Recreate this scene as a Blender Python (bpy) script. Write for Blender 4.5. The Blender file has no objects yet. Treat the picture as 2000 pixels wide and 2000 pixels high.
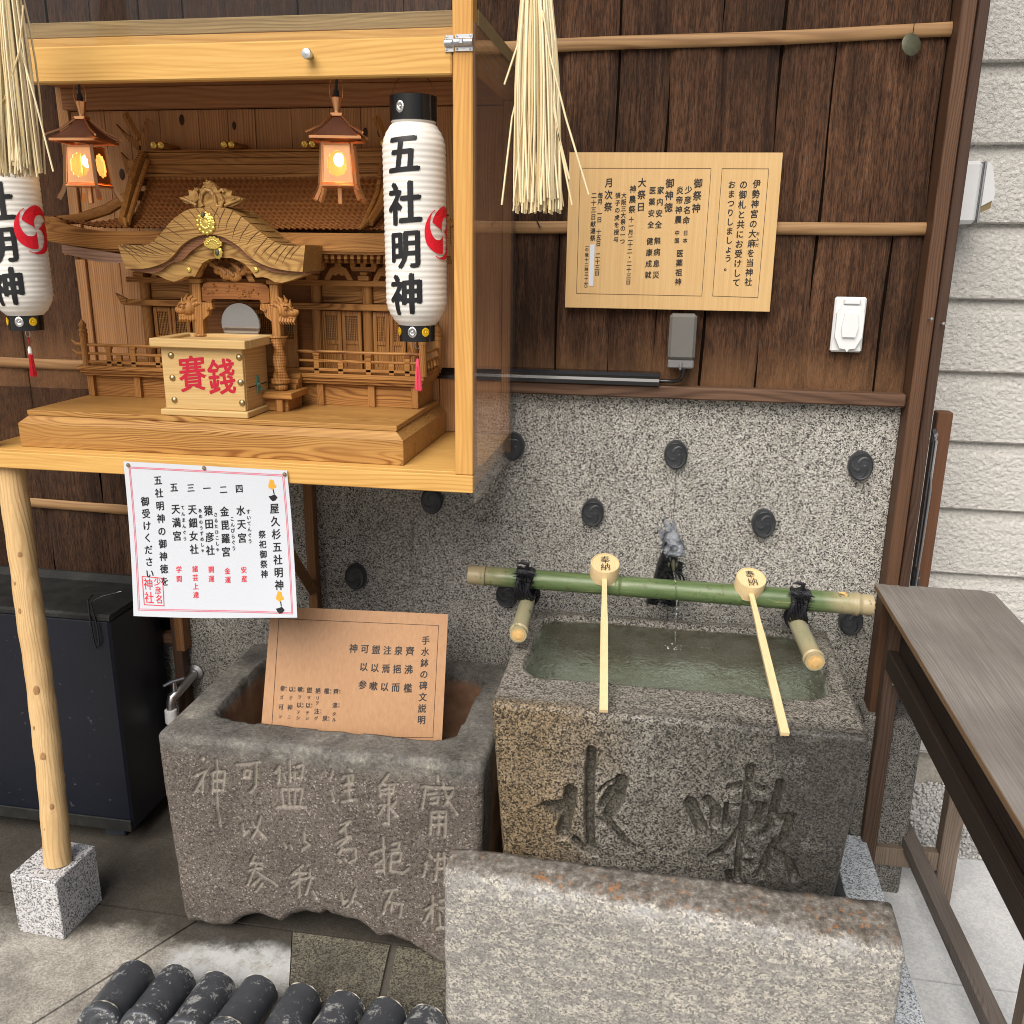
import bpy, bmesh, math, random
import numpy as np
from mathutils import Vector, Matrix, Euler, noise as mnoise
random.seed(7); rng = np.random.default_rng(7)
PI = math.pi; R = math.radians
scene = bpy.context.scene
COL = scene.collection

# ---------------------------------------------------------------- camera
F_PX, CAM_H = 1780.0, 1.5
def cam_axes(yaw, pitch, roll):
    cy, sy, cp, sp = math.cos(yaw), math.sin(yaw), math.cos(pitch), math.sin(pitch)
    f = np.array([-sy*cp, cy*cp, -sp]); r = np.array([cy, sy, 0.]); d = np.cross(f, r)
    cr, sr = math.cos(roll), math.sin(roll)
    return np.array([cr*r+sr*d, -sr*r+cr*d, f])
AX = cam_axes(R(9.5), R(16.0), R(-0.65))
cam = bpy.data.cameras.new('camera'); cam_o = bpy.data.objects.new('camera', cam); COL.objects.link(cam_o)
cam.sensor_width = 36; cam.lens = F_PX/2000*36; cam.clip_end = 500; cam.clip_start = 0.05
m = Matrix.Identity(4)
for i in range(3):
    m[i][0] = AX[0][i]; m[i][1] = -AX[1][i]; m[i][2] = -AX[2][i]
m[2][3] = CAM_H
cam_o.matrix_world = m
scene.camera = cam_o

# ---------------------------------------------------------------- light
SUN_EL, SUN_AZ = 46, 194      # soft high light from behind the photographer
w = bpy.data.worlds.new('World'); scene.world = w; w.use_nodes = True
wn = w.node_tree; sky = wn.nodes.new('ShaderNodeTexSky'); sky.sky_type = 'NISHITA'; sky.sun_disc = False
sky.sun_elevation = R(SUN_EL); sky.sun_rotation = R(SUN_AZ); sky.air_density = 1.0; sky.dust_density = 4.0; sky.ozone_density = 0.6
wn.links.new(sky.outputs[0], wn.nodes['Background'].inputs[0]); wn.nodes['Background'].inputs[1].default_value = 0.065
sl = bpy.data.lights.new('sun', 'SUN'); sl.energy = 3.0; sl.angle = R(50); sl.color = (1, .95, .88)
so = bpy.data.objects.new('sun', sl); COL.objects.link(so)
sd = Vector((math.sin(R(SUN_AZ))*math.cos(R(SUN_EL)), math.cos(R(SUN_AZ))*math.cos(R(SUN_EL)), math.sin(R(SUN_EL))))
so.rotation_euler = sd.to_track_quat('Z', 'Y').to_euler()
vs = scene.view_settings; vs.view_transform = 'Standard'; vs.look = 'None'; vs.exposure = 0.40; vs.gamma = 1
scene.cycles.filter_width = 1.0

# ---------------------------------------------------------------- helpers
def ray(px, py):
    return AX.T @ np.array([(px-1000)/F_PX, (py-1000)/F_PX, 1.])
def at(px, py, X=None, Y=None, Z=None):
    r = ray(px, py)
    t = Y/r[1] if Y is not None else ((Z-CAM_H)/r[2] if Z is not None else X/r[0])
    return np.array([0, 0, CAM_H]) + t*r
def at_plane(px, py, p0, n):
    r = ray(px, py); o = np.array([0, 0, CAM_H])
    return o + r*(np.dot(np.array(p0)-o, n)/np.dot(r, n))
def lin(c): return c/12.92 if c <= .04045 else ((c+.055)/1.055)**2.4
def S(r, g, b, k=1.0): return (lin(r/255)*k, lin(g/255)*k, lin(b/255)*k, 1)

class MB:
    """collects shapes, then links them as one mesh object"""
    def __init__(s): s.v = []; s.f = []; s.sm = []
    def add(s, verts, faces, smooth=False):
        o = len(s.v); s.v.extend([tuple(map(float, p)) for p in verts])
        s.f.extend([tuple(i+o for i in f) for f in faces]); s.sm.extend([smooth]*len(faces)); return s
    def box(s, x0, x1, y0, y1, z0, z1, b=.0015, M=None):
        b = min(b, abs(x1-x0)*.3, abs(y1-y0)*.3, abs(z1-z0)*.3)
        if b <= 1e-5:
            vs = [(x, y, z) for x in (x0, x1) for y in (y0, y1) for z in (z0, z1)]
            fs = [(0,1,3,2),(4,6,7,5),(0,4,5,1),(2,3,7,6),(0,2,6,4),(1,5,7,3)]
        else:
            vs = []; fs = []; idx = {}
            X = (x0, x1); Y = (y0, y1); Z = (z0, z1)
            for i in (0,1):
                for j in (0,1):
                    for k in (0,1):
                        sx, sy, sz = (b if i == 0 else -b), (b if j == 0 else -b), (b if k == 0 else -b)
                        for a, p in (('x',(X[i],Y[j]+sy,Z[k]+sz)),('y',(X[i]+sx,Y[j],Z[k]+sz)),('z',(X[i]+sx,Y[j]+sy,Z[k]))):
                            idx[(i,j,k,a)] = len(vs); vs.append(p)
            g = lambda i,j,k,a: idx[(i,j,k,a)]
            for i in (0,1):
                fs.append([g(i,0,0,'x'),g(i,1,0,'x'),g(i,1,1,'x'),g(i,0,1,'x')][::(1 if i else -1)])
                fs.append([g(0,i,0,'y'),g(0,i,1,'y'),g(1,i,1,'y'),g(1,i,0,'y')][::(1 if i else -1)])
                fs.append([g(0,0,i,'z'),g(1,0,i,'z'),g(1,1,i,'z'),g(0,1,i,'z')][::(1 if i else -1)])
            for i in (0,1):
                for j in (0,1):
                    fs.append((g(i,j,0,'x'),g(i,j,0,'y'),g(i,j,1,'y'),g(i,j,1,'x')))
                    fs.append((g(i,0,j,'x'),g(i,0,j,'z'),g(i,1,j,'z'),g(i,1,j,'x')))
                    fs.append((g(0,i,j,'y'),g(0,i,j,'z'),g(1,i,j,'z'),g(1,i,j,'y')))
                    for k in (0,1): fs.append((g(i,j,k,'x'),g(i,j,k,'y'),g(i,j,k,'z')))
            fs = [f for n, f in enumerate(fs)]
            fs = list(dict.fromkeys(tuple(f) for f in fs))
        if M is not None: vs = [tuple(M @ Vector(p)) for p in vs]
        return s.add(vs, fs)
    def tube(s, pts, rad, n=10, caps=True, smooth=True, sx=1.0, sy=1.0, up=None):
        pts = [Vector(p) for p in pts]; k = len(pts)
        if not hasattr(rad, '__len__'): rad = [rad]*k
        vs = []; fs = []; prev = None
        for i, p in enumerate(pts):
            t = (pts[min(i+1, k-1)]-pts[max(i-1, 0)]).normalized()
            if prev is None:
                a = Vector(up) if up else (Vector((0,0,1)) if abs(t.z) < .9 else Vector((1,0,0)))
            else: a = prev
            u = (a-t*a.dot(t)).normalized(); v = t.cross(u); prev = u
            for j in range(n):
                th = 2*PI*j/n
                vs.append(p+(u*math.cos(th)*sx+v*math.sin(th)*sy)*rad[i])
        for i in range(k-1):
            for j in range(n):
                fs.append((i*n+j, i*n+(j+1)%n, (i+1)*n+(j+1)%n, (i+1)*n+j))
        s.add(vs, fs, smooth)
        if caps:
            o = len(s.v)-len(vs)
            s.f.append(tuple(o+j for j in range(n))[::-1]); s.sm.append(False)
            s.f.append(tuple(o+(k-1)*n+j for j in range(n))); s.sm.append(False)
        return s
    def lathe(s, prof, n=32, c=(0,0,0), axis='z', smooth=True, caps=True, M=None):
        vs = []; fs = []
        for r, z in prof:
            for j in range(n):
                th = 2*PI*j/n; p = (r*math.cos(th), r*math.sin(th), z)
                if axis == 'y': p = (p[0], -p[2], p[1])
                if axis == 'x': p = (p[2], p[0], p[1])
                vs.append(p)
        for i in range(len(prof)-1):
            for j in range(n):
                fs.append((i*n+j, i*n+(j+1)%n, (i+1)*n+(j+1)%n, (i+1)*n+j))
        nq = len(fs)
        if caps: fs.append(tuple(range(n))[::-1]); fs.append(tuple((len(prof)-1)*n+j for j in range(n)))
        vs = [tuple((M @ Vector(p)) if M is not None else Vector(p)) for p in vs]
        vs = [(p[0]+c[0], p[1]+c[1], p[2]+c[2]) for p in vs]
        o = len(s.f); s.add(vs, fs, smooth)
        if caps: s.sm[-1] = s.sm[-2] = False
        return s
    def prism(s, outline, y0, y1, smooth=False):
        """outline [(x,z)...] extruded along y, ear-clipped caps"""
        from mathutils.geometry import tessellate_polygon
        n = len(outline)
        vs = [(x, y0, z) for x, z in outline]+[(x, y1, z) for x, z in outline]
        tri = tessellate_polygon([[Vector((x, z, 0)) for x, z in outline]])
        s.add(vs, [tuple(t) for t in tri]+[tuple(i+n for i in t)[::-1] for t in tri])
        s.add(vs, [(i, (i+1) % n, n+(i+1) % n, n+i) for i in range(n)], smooth)
        return s
    def ball(s, c, r, n=14, sc=(1,1,1), M=None):
        vs = []; fs = []; h = n//2
        for i in range(h+1):
            ph = PI*i/h
            for j in range(n):
                th = 2*PI*j/n
                p = Vector((math.sin(ph)*math.cos(th)*sc[0], math.sin(ph)*math.sin(th)*sc[1], math.cos(ph)*sc[2]))*r
                if M is not None: p = M @ p
                vs.append(p+Vector(c))
        for i in range(h):
            for j in range(n):
                fs.append((i*n+j, (i+1)*n+j, (i+1)*n+(j+1) % n, i*n+(j+1) % n))
        return s.add(vs, fs, True)
    def grid(s, P, smooth=True, flip=False):
        """P: (rows, cols, 3) array"""
        a, b = P.shape[:2]; vs = P.reshape(-1, 3)
        i, j = np.meshgrid(np.arange(a-1), np.arange(b-1), indexing='ij'); q = (i*b+j).ravel()
        fs = np.stack([q, q+1, q+b+1, q+b], 1)
        if flip: fs = fs[:, ::-1]
        return s.add(vs.tolist(), fs.tolist(), smooth)

def wloc(o):
    p = Vector((0,0,0))
    while o is not None: p += o.location; o = o.parent
    return p
def obj(name, mb, mat, parent=None, origin=None, local=False, normals=True):
    """link mb as ONE mesh object; coordinates are world unless local"""
    v = np.array(mb.v, dtype=float).reshape(-1, 3)
    base = np.zeros(3)
    if parent is not None and not local: base = np.array(wloc(parent))
    elif parent is None and not local: base = np.array(origin if origin is not None else [v[:,0].mean(), v[:,1].mean(), v[:,2].min()])
    me = bpy.data.meshes.new(name)
    me.from_pydata((v-base).tolist(), [], mb.f); me.update()
    me.polygons.foreach_set('use_smooth', mb.sm)
    if normals and len(mb.f) < 30000:
        bm = bmesh.new(); bm.from_mesh(me); bmesh.ops.remove_doubles(bm, verts=bm.verts, dist=1e-6)
        bmesh.ops.recalc_face_normals(bm, faces=bm.faces)
        for e in bm.edges:
            if len(e.link_faces) == 2 and e.calc_face_angle(0) > .75: e.smooth = False
        bm.to_mesh(me); bm.free()
    me.materials.append(mat)
    o = bpy.data.objects.new(name, me); COL.objects.link(o)
    if parent is not None: o.parent = parent
    elif not local: o.location = base
    return o
def tag(o, label=None, cat=None, group=None, kind=None):
    if label: o['label'] = label
    if cat: o['category'] = cat
    if group: o['group'] = group
    if kind: o['kind'] = kind
    return o
def thing(name, label, cat, loc=(0,0,0), rz=0, group=None):
    o = bpy.data.objects.new(name, None); COL.objects.link(o); o.empty_display_size = .05
    o.location = [float(c) for c in loc]; o.rotation_euler = (0, 0, rz)
    return tag(o, label, cat, group)
def dup(root, loc, rz=0, label=None, group=None):
    r = root.copy(); COL.objects.link(r); r.location = [float(c) for c in loc]; r.rotation_euler = (0, 0, rz)
    if label: r['label'] = label
    if group: r['group'] = group
    for ch in list(root.children):
        c = ch.copy(); COL.objects.link(c); c.parent = r
        for g in list(ch.children):
            d = g.copy(); COL.objects.link(d); d.parent = c
    return r

# ---------------------------------------------------------------- materials
class NT:
    def __init__(s, name, rough=.6, spec=.3, metal=0.0):
        s.m = bpy.data.materials.new(name); s.m.use_nodes = True; s.t = s.m.node_tree
        s.b = s.t.nodes['Principled BSDF']; s.b.inputs['Roughness'].default_value = rough
        s.b.inputs['Specular IOR Level'].default_value = spec; s.b.inputs['Metallic'].default_value = metal
        s.tc = s.t.nodes.new('ShaderNodeTexCoord').outputs['Object']
    def n(s, typ, **kw):
        x = s.t.nodes.new('ShaderNode'+typ)
        for k, v in kw.items():
            if k[0] == '_':
                setattr(x, k[1:], v)
            else:
                key = k.replace('_', ' ')
                x.inputs[int(key[1:]) if key[0] == 'i' and key[1:].isdigit() else key].default_value = v
        return x
    def L(s, a, b): s.t.links.new(a, b)
    def map(s, scale=(1,1,1), loc=(0,0,0), src=None):
        x = s.n('Mapping'); x.inputs['Scale'].default_value = scale; x.inputs['Location'].default_value = loc
        s.L(src or s.tc, x.inputs[0]); return x.outputs[0]
    def noise(s, vec=None, scale=5, detail=4, rough=.55, dist=0):
        x = s.n('TexNoise', Scale=scale, Detail=detail, Roughness=rough, Distortion=dist); s.L(vec or s.tc, x.inputs['Vector']); return x.outputs['Fac']
    def ramp(s, fac, stops, mode='LINEAR'):
        x = s.n('ValToRGB'); cr = x.color_ramp; cr.interpolation = mode
        while len(cr.elements) < len(stops): cr.elements.new(.5)
        for e, (p, c) in zip(cr.elements, stops):
            e.position = p; e.color = c if hasattr(c, '__len__') else (c, c, c, 1)
        s.L(fac, x.inputs[0]); return x.outputs[0]
    def mix(s, fac, a, b, mode='MIX'):
        x = s.n('Mix', _data_type='RGBA', _blend_type=mode)
        for sock, val in ((x.inputs[0], fac), (x.inputs[6], a), (x.inputs[7], b)):
            if hasattr(val, 'is_linked') or isinstance(val, bpy.types.NodeSocket): s.L(val, sock)
            else: sock.default_value = val
        return x.outputs[2]
    def math(s, op, a, b=0.0, clamp=False):
        x = s.n('Math', _operation=op, _use_clamp=clamp)
        for sock, val in ((x.inputs[0], a), (x.inputs[1], b)):
            if isinstance(val, bpy.types.NodeSocket): s.L(val, sock)
            else: sock.default_value = val
        return x.outputs[0]
    def sep(s, vec=None):
        x = s.n('SeparateXYZ'); s.L(vec or s.tc, x.inputs[0]); return x.outputs
    def smooth(s, v, lo, hi):
        x = s.n('MapRange', _interpolation_type='SMOOTHSTEP'); x.inputs[1].default_value = lo; x.inputs[2].default_value = hi
        s.L(v, x.inputs[0]); return x.outputs[0]
    def bump(s, h, strength=.3, dist=.002):
        x = s.n('Bump', Strength=strength, Distance=dist); s.L(h, x.inputs['Height'])
        if s.b.inputs['Normal'].is_linked: s.L(s.b.inputs['Normal'].links[0].from_socket, x.inputs['Normal'])
        s.L(x.outputs[0], s.b.inputs['Normal'])
    def col(s, c):
        if isinstance(c, bpy.types.NodeSocket): s.L(c, s.b.inputs['Base Color'])
        else: s.b.inputs['Base Color'].default_value = c
        return s
    def rough(s, r): s.L(r, s.b.inputs['Roughness'])

def plain(name, c, rough=.5, spec=.4, metal=0, var=.12, scale=40, bump=.0):
    k = NT(name, rough, spec, metal)
    f = k.noise(scale=scale, detail=5)
    k.col(k.mix(f, tuple(x*(1-var) for x in c[:3])+(1,), tuple(min(1, x*(1+var)) for x in c[:3])+(1,)))
    if bump: k.bump(f, bump, .002)
    return k.m

def wood(name, c1, c2, axis='x', ring=55, rough=.55, var=.5, bump=.12, warp=.35, seed=0., spec=.25, contrast=1.0):
    """long grain along axis: c1 early wood, c2 dark late-wood lines"""
    k = NT(name, rough, spec)
    lo, hi = .9, 6.0
    sc = {'x': (lo, hi, hi), 'y': (hi, lo, hi), 'z': (hi, hi, lo)}[axis]
    v = k.map(sc, (seed, seed*.7, seed*1.3))
    big = k.noise(v, 1.6, 2, .5)
    ph = k.math('MULTIPLY', big, ring*warp*2.6)
    xyz = k.sep(v); i = {'x': (1, 2), 'y': (0, 2), 'z': (0, 1)}[axis]
    cross = k.math('ADD', k.math('MULTIPLY', xyz[i[0]], ring*1.9), k.math('MULTIPLY', xyz[i[1]], ring*1.5))
    wv = k.math('SINE', k.math('ADD', cross, ph))
    wv = k.math('POWER', k.math('MULTIPLY', k.math('ADD', wv, 1.0), .5), 2.2)
    am = k.noise(k.map({'x': (1.2, 14, 14), 'y': (14, 1.2, 14), 'z': (14, 14, 1.2)}[axis], (seed*.3, 2, 1)), 1.0, 4, .6); wv = k.math('MULTIPLY', wv, k.ramp(am, [(.36, .15), (.62, 1.0)]))
    sc2 = {'x': (6, 160, 160), 'y': (160, 6, 160), 'z': (160, 160, 6)}[axis]
    fine = k.noise(k.map(sc2), 1.0, 4, .6)
    c = k.mix(k.math('MULTIPLY', wv, .75*contrast, True), c1, c2)
    c = k.mix(k.ramp(fine, [(.35, 0.0), (.75, 1.0)]), c, k.mix(.55, c, c2))
    lt = k.noise(k.tc, 3.0, 3)
    c = k.mix(k.ramp(lt, [(.3, .25*var), (.7, 0)]), c, c2)
    k.col(c); k.bump(k.math('ADD', k.math('MULTIPLY', wv, .5), fine), bump, .0012)
    return k.m

def granite(name, stops, scale=230, mottle=.25, rough=.6, bump=.25, spec=.3, mscale=9, tint=None, warp=.25, smoothmix=0.14):
    k = NT(name, rough, spec)
    nz = k.n('TexNoise', Scale=scale*.9, Detail=2.0); k.L(k.tc, nz.inputs['Vector'])
    off = k.n('VectorMath', _operation='SCALE'); k.L(nz.outputs['Color'], off.inputs[0]); off.inputs['Scale'].default_value = warp*3/scale
    ad = k.n('VectorMath', _operation='ADD'); k.L(k.tc, ad.inputs[0]); k.L(off.outputs[0], ad.inputs[1])
    vo = k.n('TexVoronoi', Scale=scale); k.L(ad.outputs[0], vo.inputs['Vector'])
    r = k.sep(vo.outputs['Color'])
    c = k.ramp(r[0], stops, 'CONSTANT')
    f2 = k.noise(k.tc, scale*1.3, 3, .7)
    c = k.mix(k.ramp(f2, [(.3, 0.0), (.7, smoothmix*2)]), c, k.mix(.5, c, stops[len(stops)//2][1]))
    lg = k.noise(k.tc, mscale, 6, .65)
    c = k.mix(k.ramp(lg, [(.3, mottle), (.7, 0)]), c, (0.02, .018, .016, 1))
    k.bump(k.math('ADD', r[1], k.math('MULTIPLY', f2, 1.5)), bump, .0012)
    k.c = c
    k.col(c)
    return k
M = {}
# ---------------------------------------------------------------- material library
M['pine_x'] = wood('pine_along', (.70,.43,.135,1), (.48,.235,.055,1), 'x', 70, .5, .4, .1)
M['pine_z'] = wood('pine_upright', (.66,.37,.11,1), (.44,.19,.04,1), 'z', 80, .5, .4, .1, seed=3)
M['pine_y'] = wood('pine_deep', (.68,.41,.14,1), (.46,.22,.055,1), 'y', 70, .5, .4, .1, seed=5)
M['cedar_z'] = wood('cedar_back', (.64,.36,.165,1), (.28,.125,.05,1), 'z', 90, .6, .7, .15, seed=7)
M['cedar_x'] = wood('cedar_along', (.48,.25,.11,1), (.26,.10,.038,1), 'x', 60, .6, .7, .15, seed=8)
M['oldplank'] = wood('old_plank', (.40,.29,.135,1), (.13,.08,.035,1), 'x', 90, .75, .8, .5, seed=9)
M['keyaki_x'] = wood('zelkova_along', (.48,.235,.066,1), (.15,.05,.012,1), 'x', 150, .5, .5, .15, contrast=1.5, warp=.6, seed=1)
M['keyaki_z'] = wood('zelkova_upright', (.46,.23,.07,1), (.18,.06,.014,1), 'z', 150, .5, .5, .15, contrast=1.5, warp=.5, seed=2)
M['keyaki_y'] = wood('zelkova_deep', (.46,.23,.07,1), (.18,.06,.014,1), 'y', 150, .45, .5, .12, warp=.6, seed=4)
M['base_x'] = wood('base_wood', (.50,.28,.085,1), (.22,.09,.022,1), 'x', 110, .45, .9, .14, contrast=1.6, warp=.9, seed=6)
M['kara'] = wood('gable_wood', (.50,.30,.10,1), (.17,.075,.02,1), 'x', 120, .42, .5, .14, contrast=1.6, warp=1.0, seed=11)
M['rooftile'] = wood('roof_wood', (.31,.125,.035,1), (.15,.05,.013,1), 'x', 120, .45, .5, .1, seed=12)
M['carving'] = wood('carved_wood', (.46,.23,.07,1), (.21,.07,.016,1), 'z', 90, .5, .5, .3, seed=13)
M['boxwood'] = wood('box_wood', (.62,.43,.19,1), (.42,.25,.09,1), 'x', 90, .45, .4, .08, seed=14, contrast=.6)
M['boxwood_y'] = wood('box_side', (.56,.36,.15,1), (.38,.2,.07,1), 'y', 90, .45, .4, .08, seed=15)
M['signwood'] = wood('sign_wood', (.62,.42,.20,1), (.48,.29,.115,1), 'z', 160, .4, .2, .04, seed=16, contrast=.45)
M['signwood2'] = wood('sign_wood_warm', (.46,.265,.14,1), (.34,.175,.085,1), 'z', 160, .4, .3, .04, seed=17, contrast=.3)
M['benchtop'] = wood('bench_top', (.30,.275,.25,1), (.11,.095,.082,1), 'y', 90, .75, 2.6, .6, seed=18, warp=.3, contrast=.55)
M['benchedge'] = wood('bench_edge', (.28,.18,.10,1), (.12,.07,.035,1), 'y', 120, .7, 1.0, .4, seed=19)
M['benchdark'] = wood('bench_dark', (.05,.034,.026,1), (.018,.012,.009,1), 'y', 100, .6, .8, .25, seed=20)
M['benchleg'] = wood('bench_leg', (.115,.07,.048,1), (.04,.024,.016,1), 'z', 80, .6, .9, .25, seed=21)
M['benchgrey'] = wood('bench_grey', (.26,.20,.155,1), (.10,.075,.055,1), 'z', 90, .75, .9, .4, seed=22)
M['stretch'] = wood('bench_stretcher', (.20,.17,.15,1), (.07,.055,.045,1), 'y', 110, .75, 1.0, .5, seed=23, warp=.8)
M['postwood'] = wood('post_wood', (.135,.07,.038,1), (.05,.024,.014,1), 'z', 110, .6, .9, .25, seed=24)
M['postdark'] = wood('post_dark', (.075,.042,.028,1), (.03,.015,.01,1), 'z', 110, .6, .9, .25, seed=25)
M['postred'] = wood('stake_wood', (.16,.075,.04,1), (.07,.03,.015,1), 'z', 110, .65, .9, .3, seed=26)
M['batten'] = wood('batten_wood', (.36,.22,.10,1), (.16,.08,.035,1), 'x', 50, .6, 1.2, .3, seed=27)
M['sill'] = wood('sill_wood', (.16,.09,.055,1), (.04,.02,.013,1), 'x', 60, .5, 1.3, .25, seed=28)
M['bracket'] = wood('bracket_wood', (.26,.13,.055,1), (.12,.05,.02,1), 'z', 90, .6, .7, .2, seed=29)
M['polewood'] = wood('pole_wood', (.72,.52,.27,1), (.46,.27,.11,1), 'z', 75, .65, 1.6, .6, seed=30, warp=.6)
M['hinoki'] = wood('ladle_wood', (.78,.62,.36,1), (.68,.48,.24,1), 'y', 110, .45, .2, .04, seed=31)
k = NT('straw', .5, .3); i = k.n('NewGeometry').outputs['Random Per Island']; f = k.noise(k.map((60,60,9)), 1.0, 4)
k.col(k.mix(k.math('MULTIPLY', k.ramp(f, [(.4, 0), (.7, 1)]), .5), k.ramp(i, [(0, (.62,.46,.22,1)), (.25, (.82,.68,.42,1)), (.6, (.90,.79,.55,1)), (.9, (.86,.78,.52,1)), (1, (.55,.42,.22,1))]), (.60,.45,.22,1))); M['straw'] = k.m
M['ink'] = plain('ink', (.012,.012,.014,1), .5)
M['ink_soft'] = plain('ink_line', (.05,.03,.02,1), .6)
M['red'] = plain('red_paint', (.45,.008,.03,1), .5)
M['redprint'] = plain('red_print', (.72,.03,.05,1), .6)
M['pink'] = plain('pink_print', (.72,.13,.2,1), .6)
M['lantern_red'] = plain('lantern_red', (.75,.01,.03,1), .55)
M['paper'] = plain('paper', (.57,.605,.66,1), .6, .3, var=.02, scale=6)
M['black'] = plain('black_gloss', (.008,.008,.009,1), .16, .6)
M['blackmat'] = plain('black_matte', (.012,.012,.014,1), .7)
M['gap'] = plain('wall_shadow_gap', (.010,.006,.004,1), .95, .0)
M['silver'] = plain('silver', (.75,.74,.72,1), .25, .5, 1)
M['steel'] = plain('steel', (.55,.57,.60,1), .28, .5, 1, bump=.03)
M['alu'] = plain('dull_aluminium', (.45,.46,.47,1), .4, .5, 1)
M['gold'] = plain('gold_fitting', (.95,.62,.16,1), .28, .5, 1, scale=300, var=.3, bump=.4)
M['goldyel'] = plain('yellow_crest', (.85,.55,.02,1), .4, .4, .3)
M['brass'] = plain('aged_brass', (.42,.32,.17,1), .36, .5, 1, scale=300, var=.25)
M['copper'] = plain('copper', (.80,.40,.19,1), .30, .5, 1, scale=30, var=.18)
M['copperdark'] = plain('copper_roof', (.20,.085,.05,1), .3, .5, .7, scale=30, var=.3)
M['verdigris'] = plain('verdigris_latch', (.12,.26,.2,1), .5, .4, .3, scale=200, var=.3)
M['white_plastic'] = plain('white_plastic', (.70,.71,.72,1), .4, .4, var=.04, scale=20)
M['grey_plastic'] = plain('grey_plastic', (.14,.135,.125,1), .4, .4, var=.06)
M['rubber'] = plain('dark_rubber', (.03,.035,.045,1), .5)
M['thread_red'] = plain('red_thread', (.55,.01,.02,1), .7, var=.3, scale=300)
M['thread_pink'] = plain('pink_thread', (.80,.08,.14,1), .7, var=.3, scale=300)
M['thread_white'] = plain('white_thread', (.75,.72,.68,1), .7)
M['hair'] = plain('black_palm_fibre', (.010,.010,.014,1), .45, .4)
M['patina'] = plain('dark_bronze', (.10,.10,.065,1), .5, .4, .4, scale=120, var=.4, bump=.3)
M['dragon'] = None
k = NT('spout_bronze', .42, .5, .35); f = k.noise(scale=60, detail=6); zz = k.sep()[2]
k.col(k.mix(k.ramp(f, [(.35, 0), (.65, 1)]), (.06,.07,.085,1), (.36,.385,.42,1))); k.bump(k.noise(scale=330, detail=5), 1.0, .004); M['dragon'] = k.m
k = NT('spout_wet', .12, .6, .2); f = k.noise(scale=120, detail=5)
k.col(k.ramp(f, [(.3, (.004,.004,.005,1)), (.8, (.03,.032,.036,1))])); k.bump(f, .8, .003); M['dragonwet'] = k.m

# roof tile ceramic (dark fired clay with lichen bloom)
def tile_mat(name, bloom, dk=1.0):
    k = NT(name, .36, .45); ob_ = k.n('ObjectInfo').outputs['Random']; va = k.n('VectorMath', _operation='ADD'); k.L(k.tc, va.inputs[0]); cb = k.n('CombineXYZ'); k.L(k.math('MULTIPLY', ob_, 37.0), cb.inputs[0]); k.L(k.math('MULTIPLY', ob_, 11.0), cb.inputs[1]); k.L(cb.outputs[0], va.inputs[1]); k.tc = va.outputs[0]; f = k.noise(scale=38, detail=9, rough=.72); g = k.noise(scale=9, detail=4)
    h = k.noise(scale=220, detail=3, rough=.7)
    c = k.mix(k.noise(scale=30), tuple(v*dk for v in (.030,.034,.041))+(1,), tuple(v*dk for v in (.085,.092,.104))+(1,))
    mk = k.ramp(k.math('ADD', k.math('ADD', k.math('MULTIPLY', f, .62), k.math('MULTIPLY', g, .42)), k.math('MULTIPLY', h, .30)), [(.765-bloom, 0), (.80-bloom, 1)])
    c = k.mix(mk, c, (.33,.335,.33,1))
    k.col(c); k.bump(k.math('ADD', f, mk), .25, .0015); return k.m
M['tile'] = tile_mat('clay_tile', .045); M['boss'] = tile_mat('boss_clay', -.08, .5); M['mortar'] = plain('mortar', (.48,.45,.38,1), .8, .2, var=.3, scale=150, bump=.6)

# bark-like dark boards
k = NT('dark_boards', .62, .22)
a = k.noise(k.map((52, 52, 2.6)), 1.0, 10, .74, .5); b = k.noise(k.map((210, 210, 9)), 1.0, 7, .72, .3)
p = k.noise(k.map((2.2, 2.2, .9)), 1.0, 5, .6); isl = k.n('NewGeometry').outputs['Random Per Island']
c = k.ramp(a, [(.28, (.022,.011,.007,1)), (.42, (.125,.058,.031,1)), (.55, (.215,.103,.054,1)), (.70, (.35,.18,.095,1))])
c = k.mix(k.ramp(b, [(.34, .75), (.48, 0)]), c, (.012,.007,.005,1))
streak = k.noise(k.map((16, 16, 1.5), (4, 0, 2)), 1.0, 9, .78, .4)
c = k.mix(k.ramp(streak, [(.55, 0), (.66, .6)]), c, (.25,.115,.042,1))
c = k.mix(k.ramp(p, [(.35, .5), (.6, 0)]), c, (.026,.015,.011,1))
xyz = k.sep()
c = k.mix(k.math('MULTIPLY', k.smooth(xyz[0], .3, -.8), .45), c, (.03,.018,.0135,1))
c = k.mix(k.math('MULTIPLY', isl, .5), c, k.mix(.6, c, (.018,.010,.007,1)))
gr = k.noise(k.map((330,330,42)), 1.0, 5, .7); c = k.mix(k.ramp(gr, [(.38, .7), (.56, 0)]), c, (.012,.007,.005,1)); wr = k.smooth(k.math('ADD', xyz[2], k.math('MULTIPLY', k.noise(k.map((30,30,3)), 1.0, 6, .7), .16)), .20, .09); c = k.mix(k.math('MULTIPLY', wr, k.math('MULTIPLY', k.math('GREATER_THAN', xyz[2], -.05), .55)), c, (.34,.18,.085,1))
blot = k.noise(k.map((5,5,3.2), (1,0,5)), 1.0, 8, .72); c = k.mix(k.ramp(blot, [(.50, 0), (.68, .65)]), c, (.02,.012,.009,1))
k.col(c); hh = k.math('ADD', k.math('ADD', a, k.math('MULTIPLY', b, .6)), k.math('MULTIPLY', gr, .8)); k.bump(hh, 1.0, .011); M['boards'] = k.m

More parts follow.
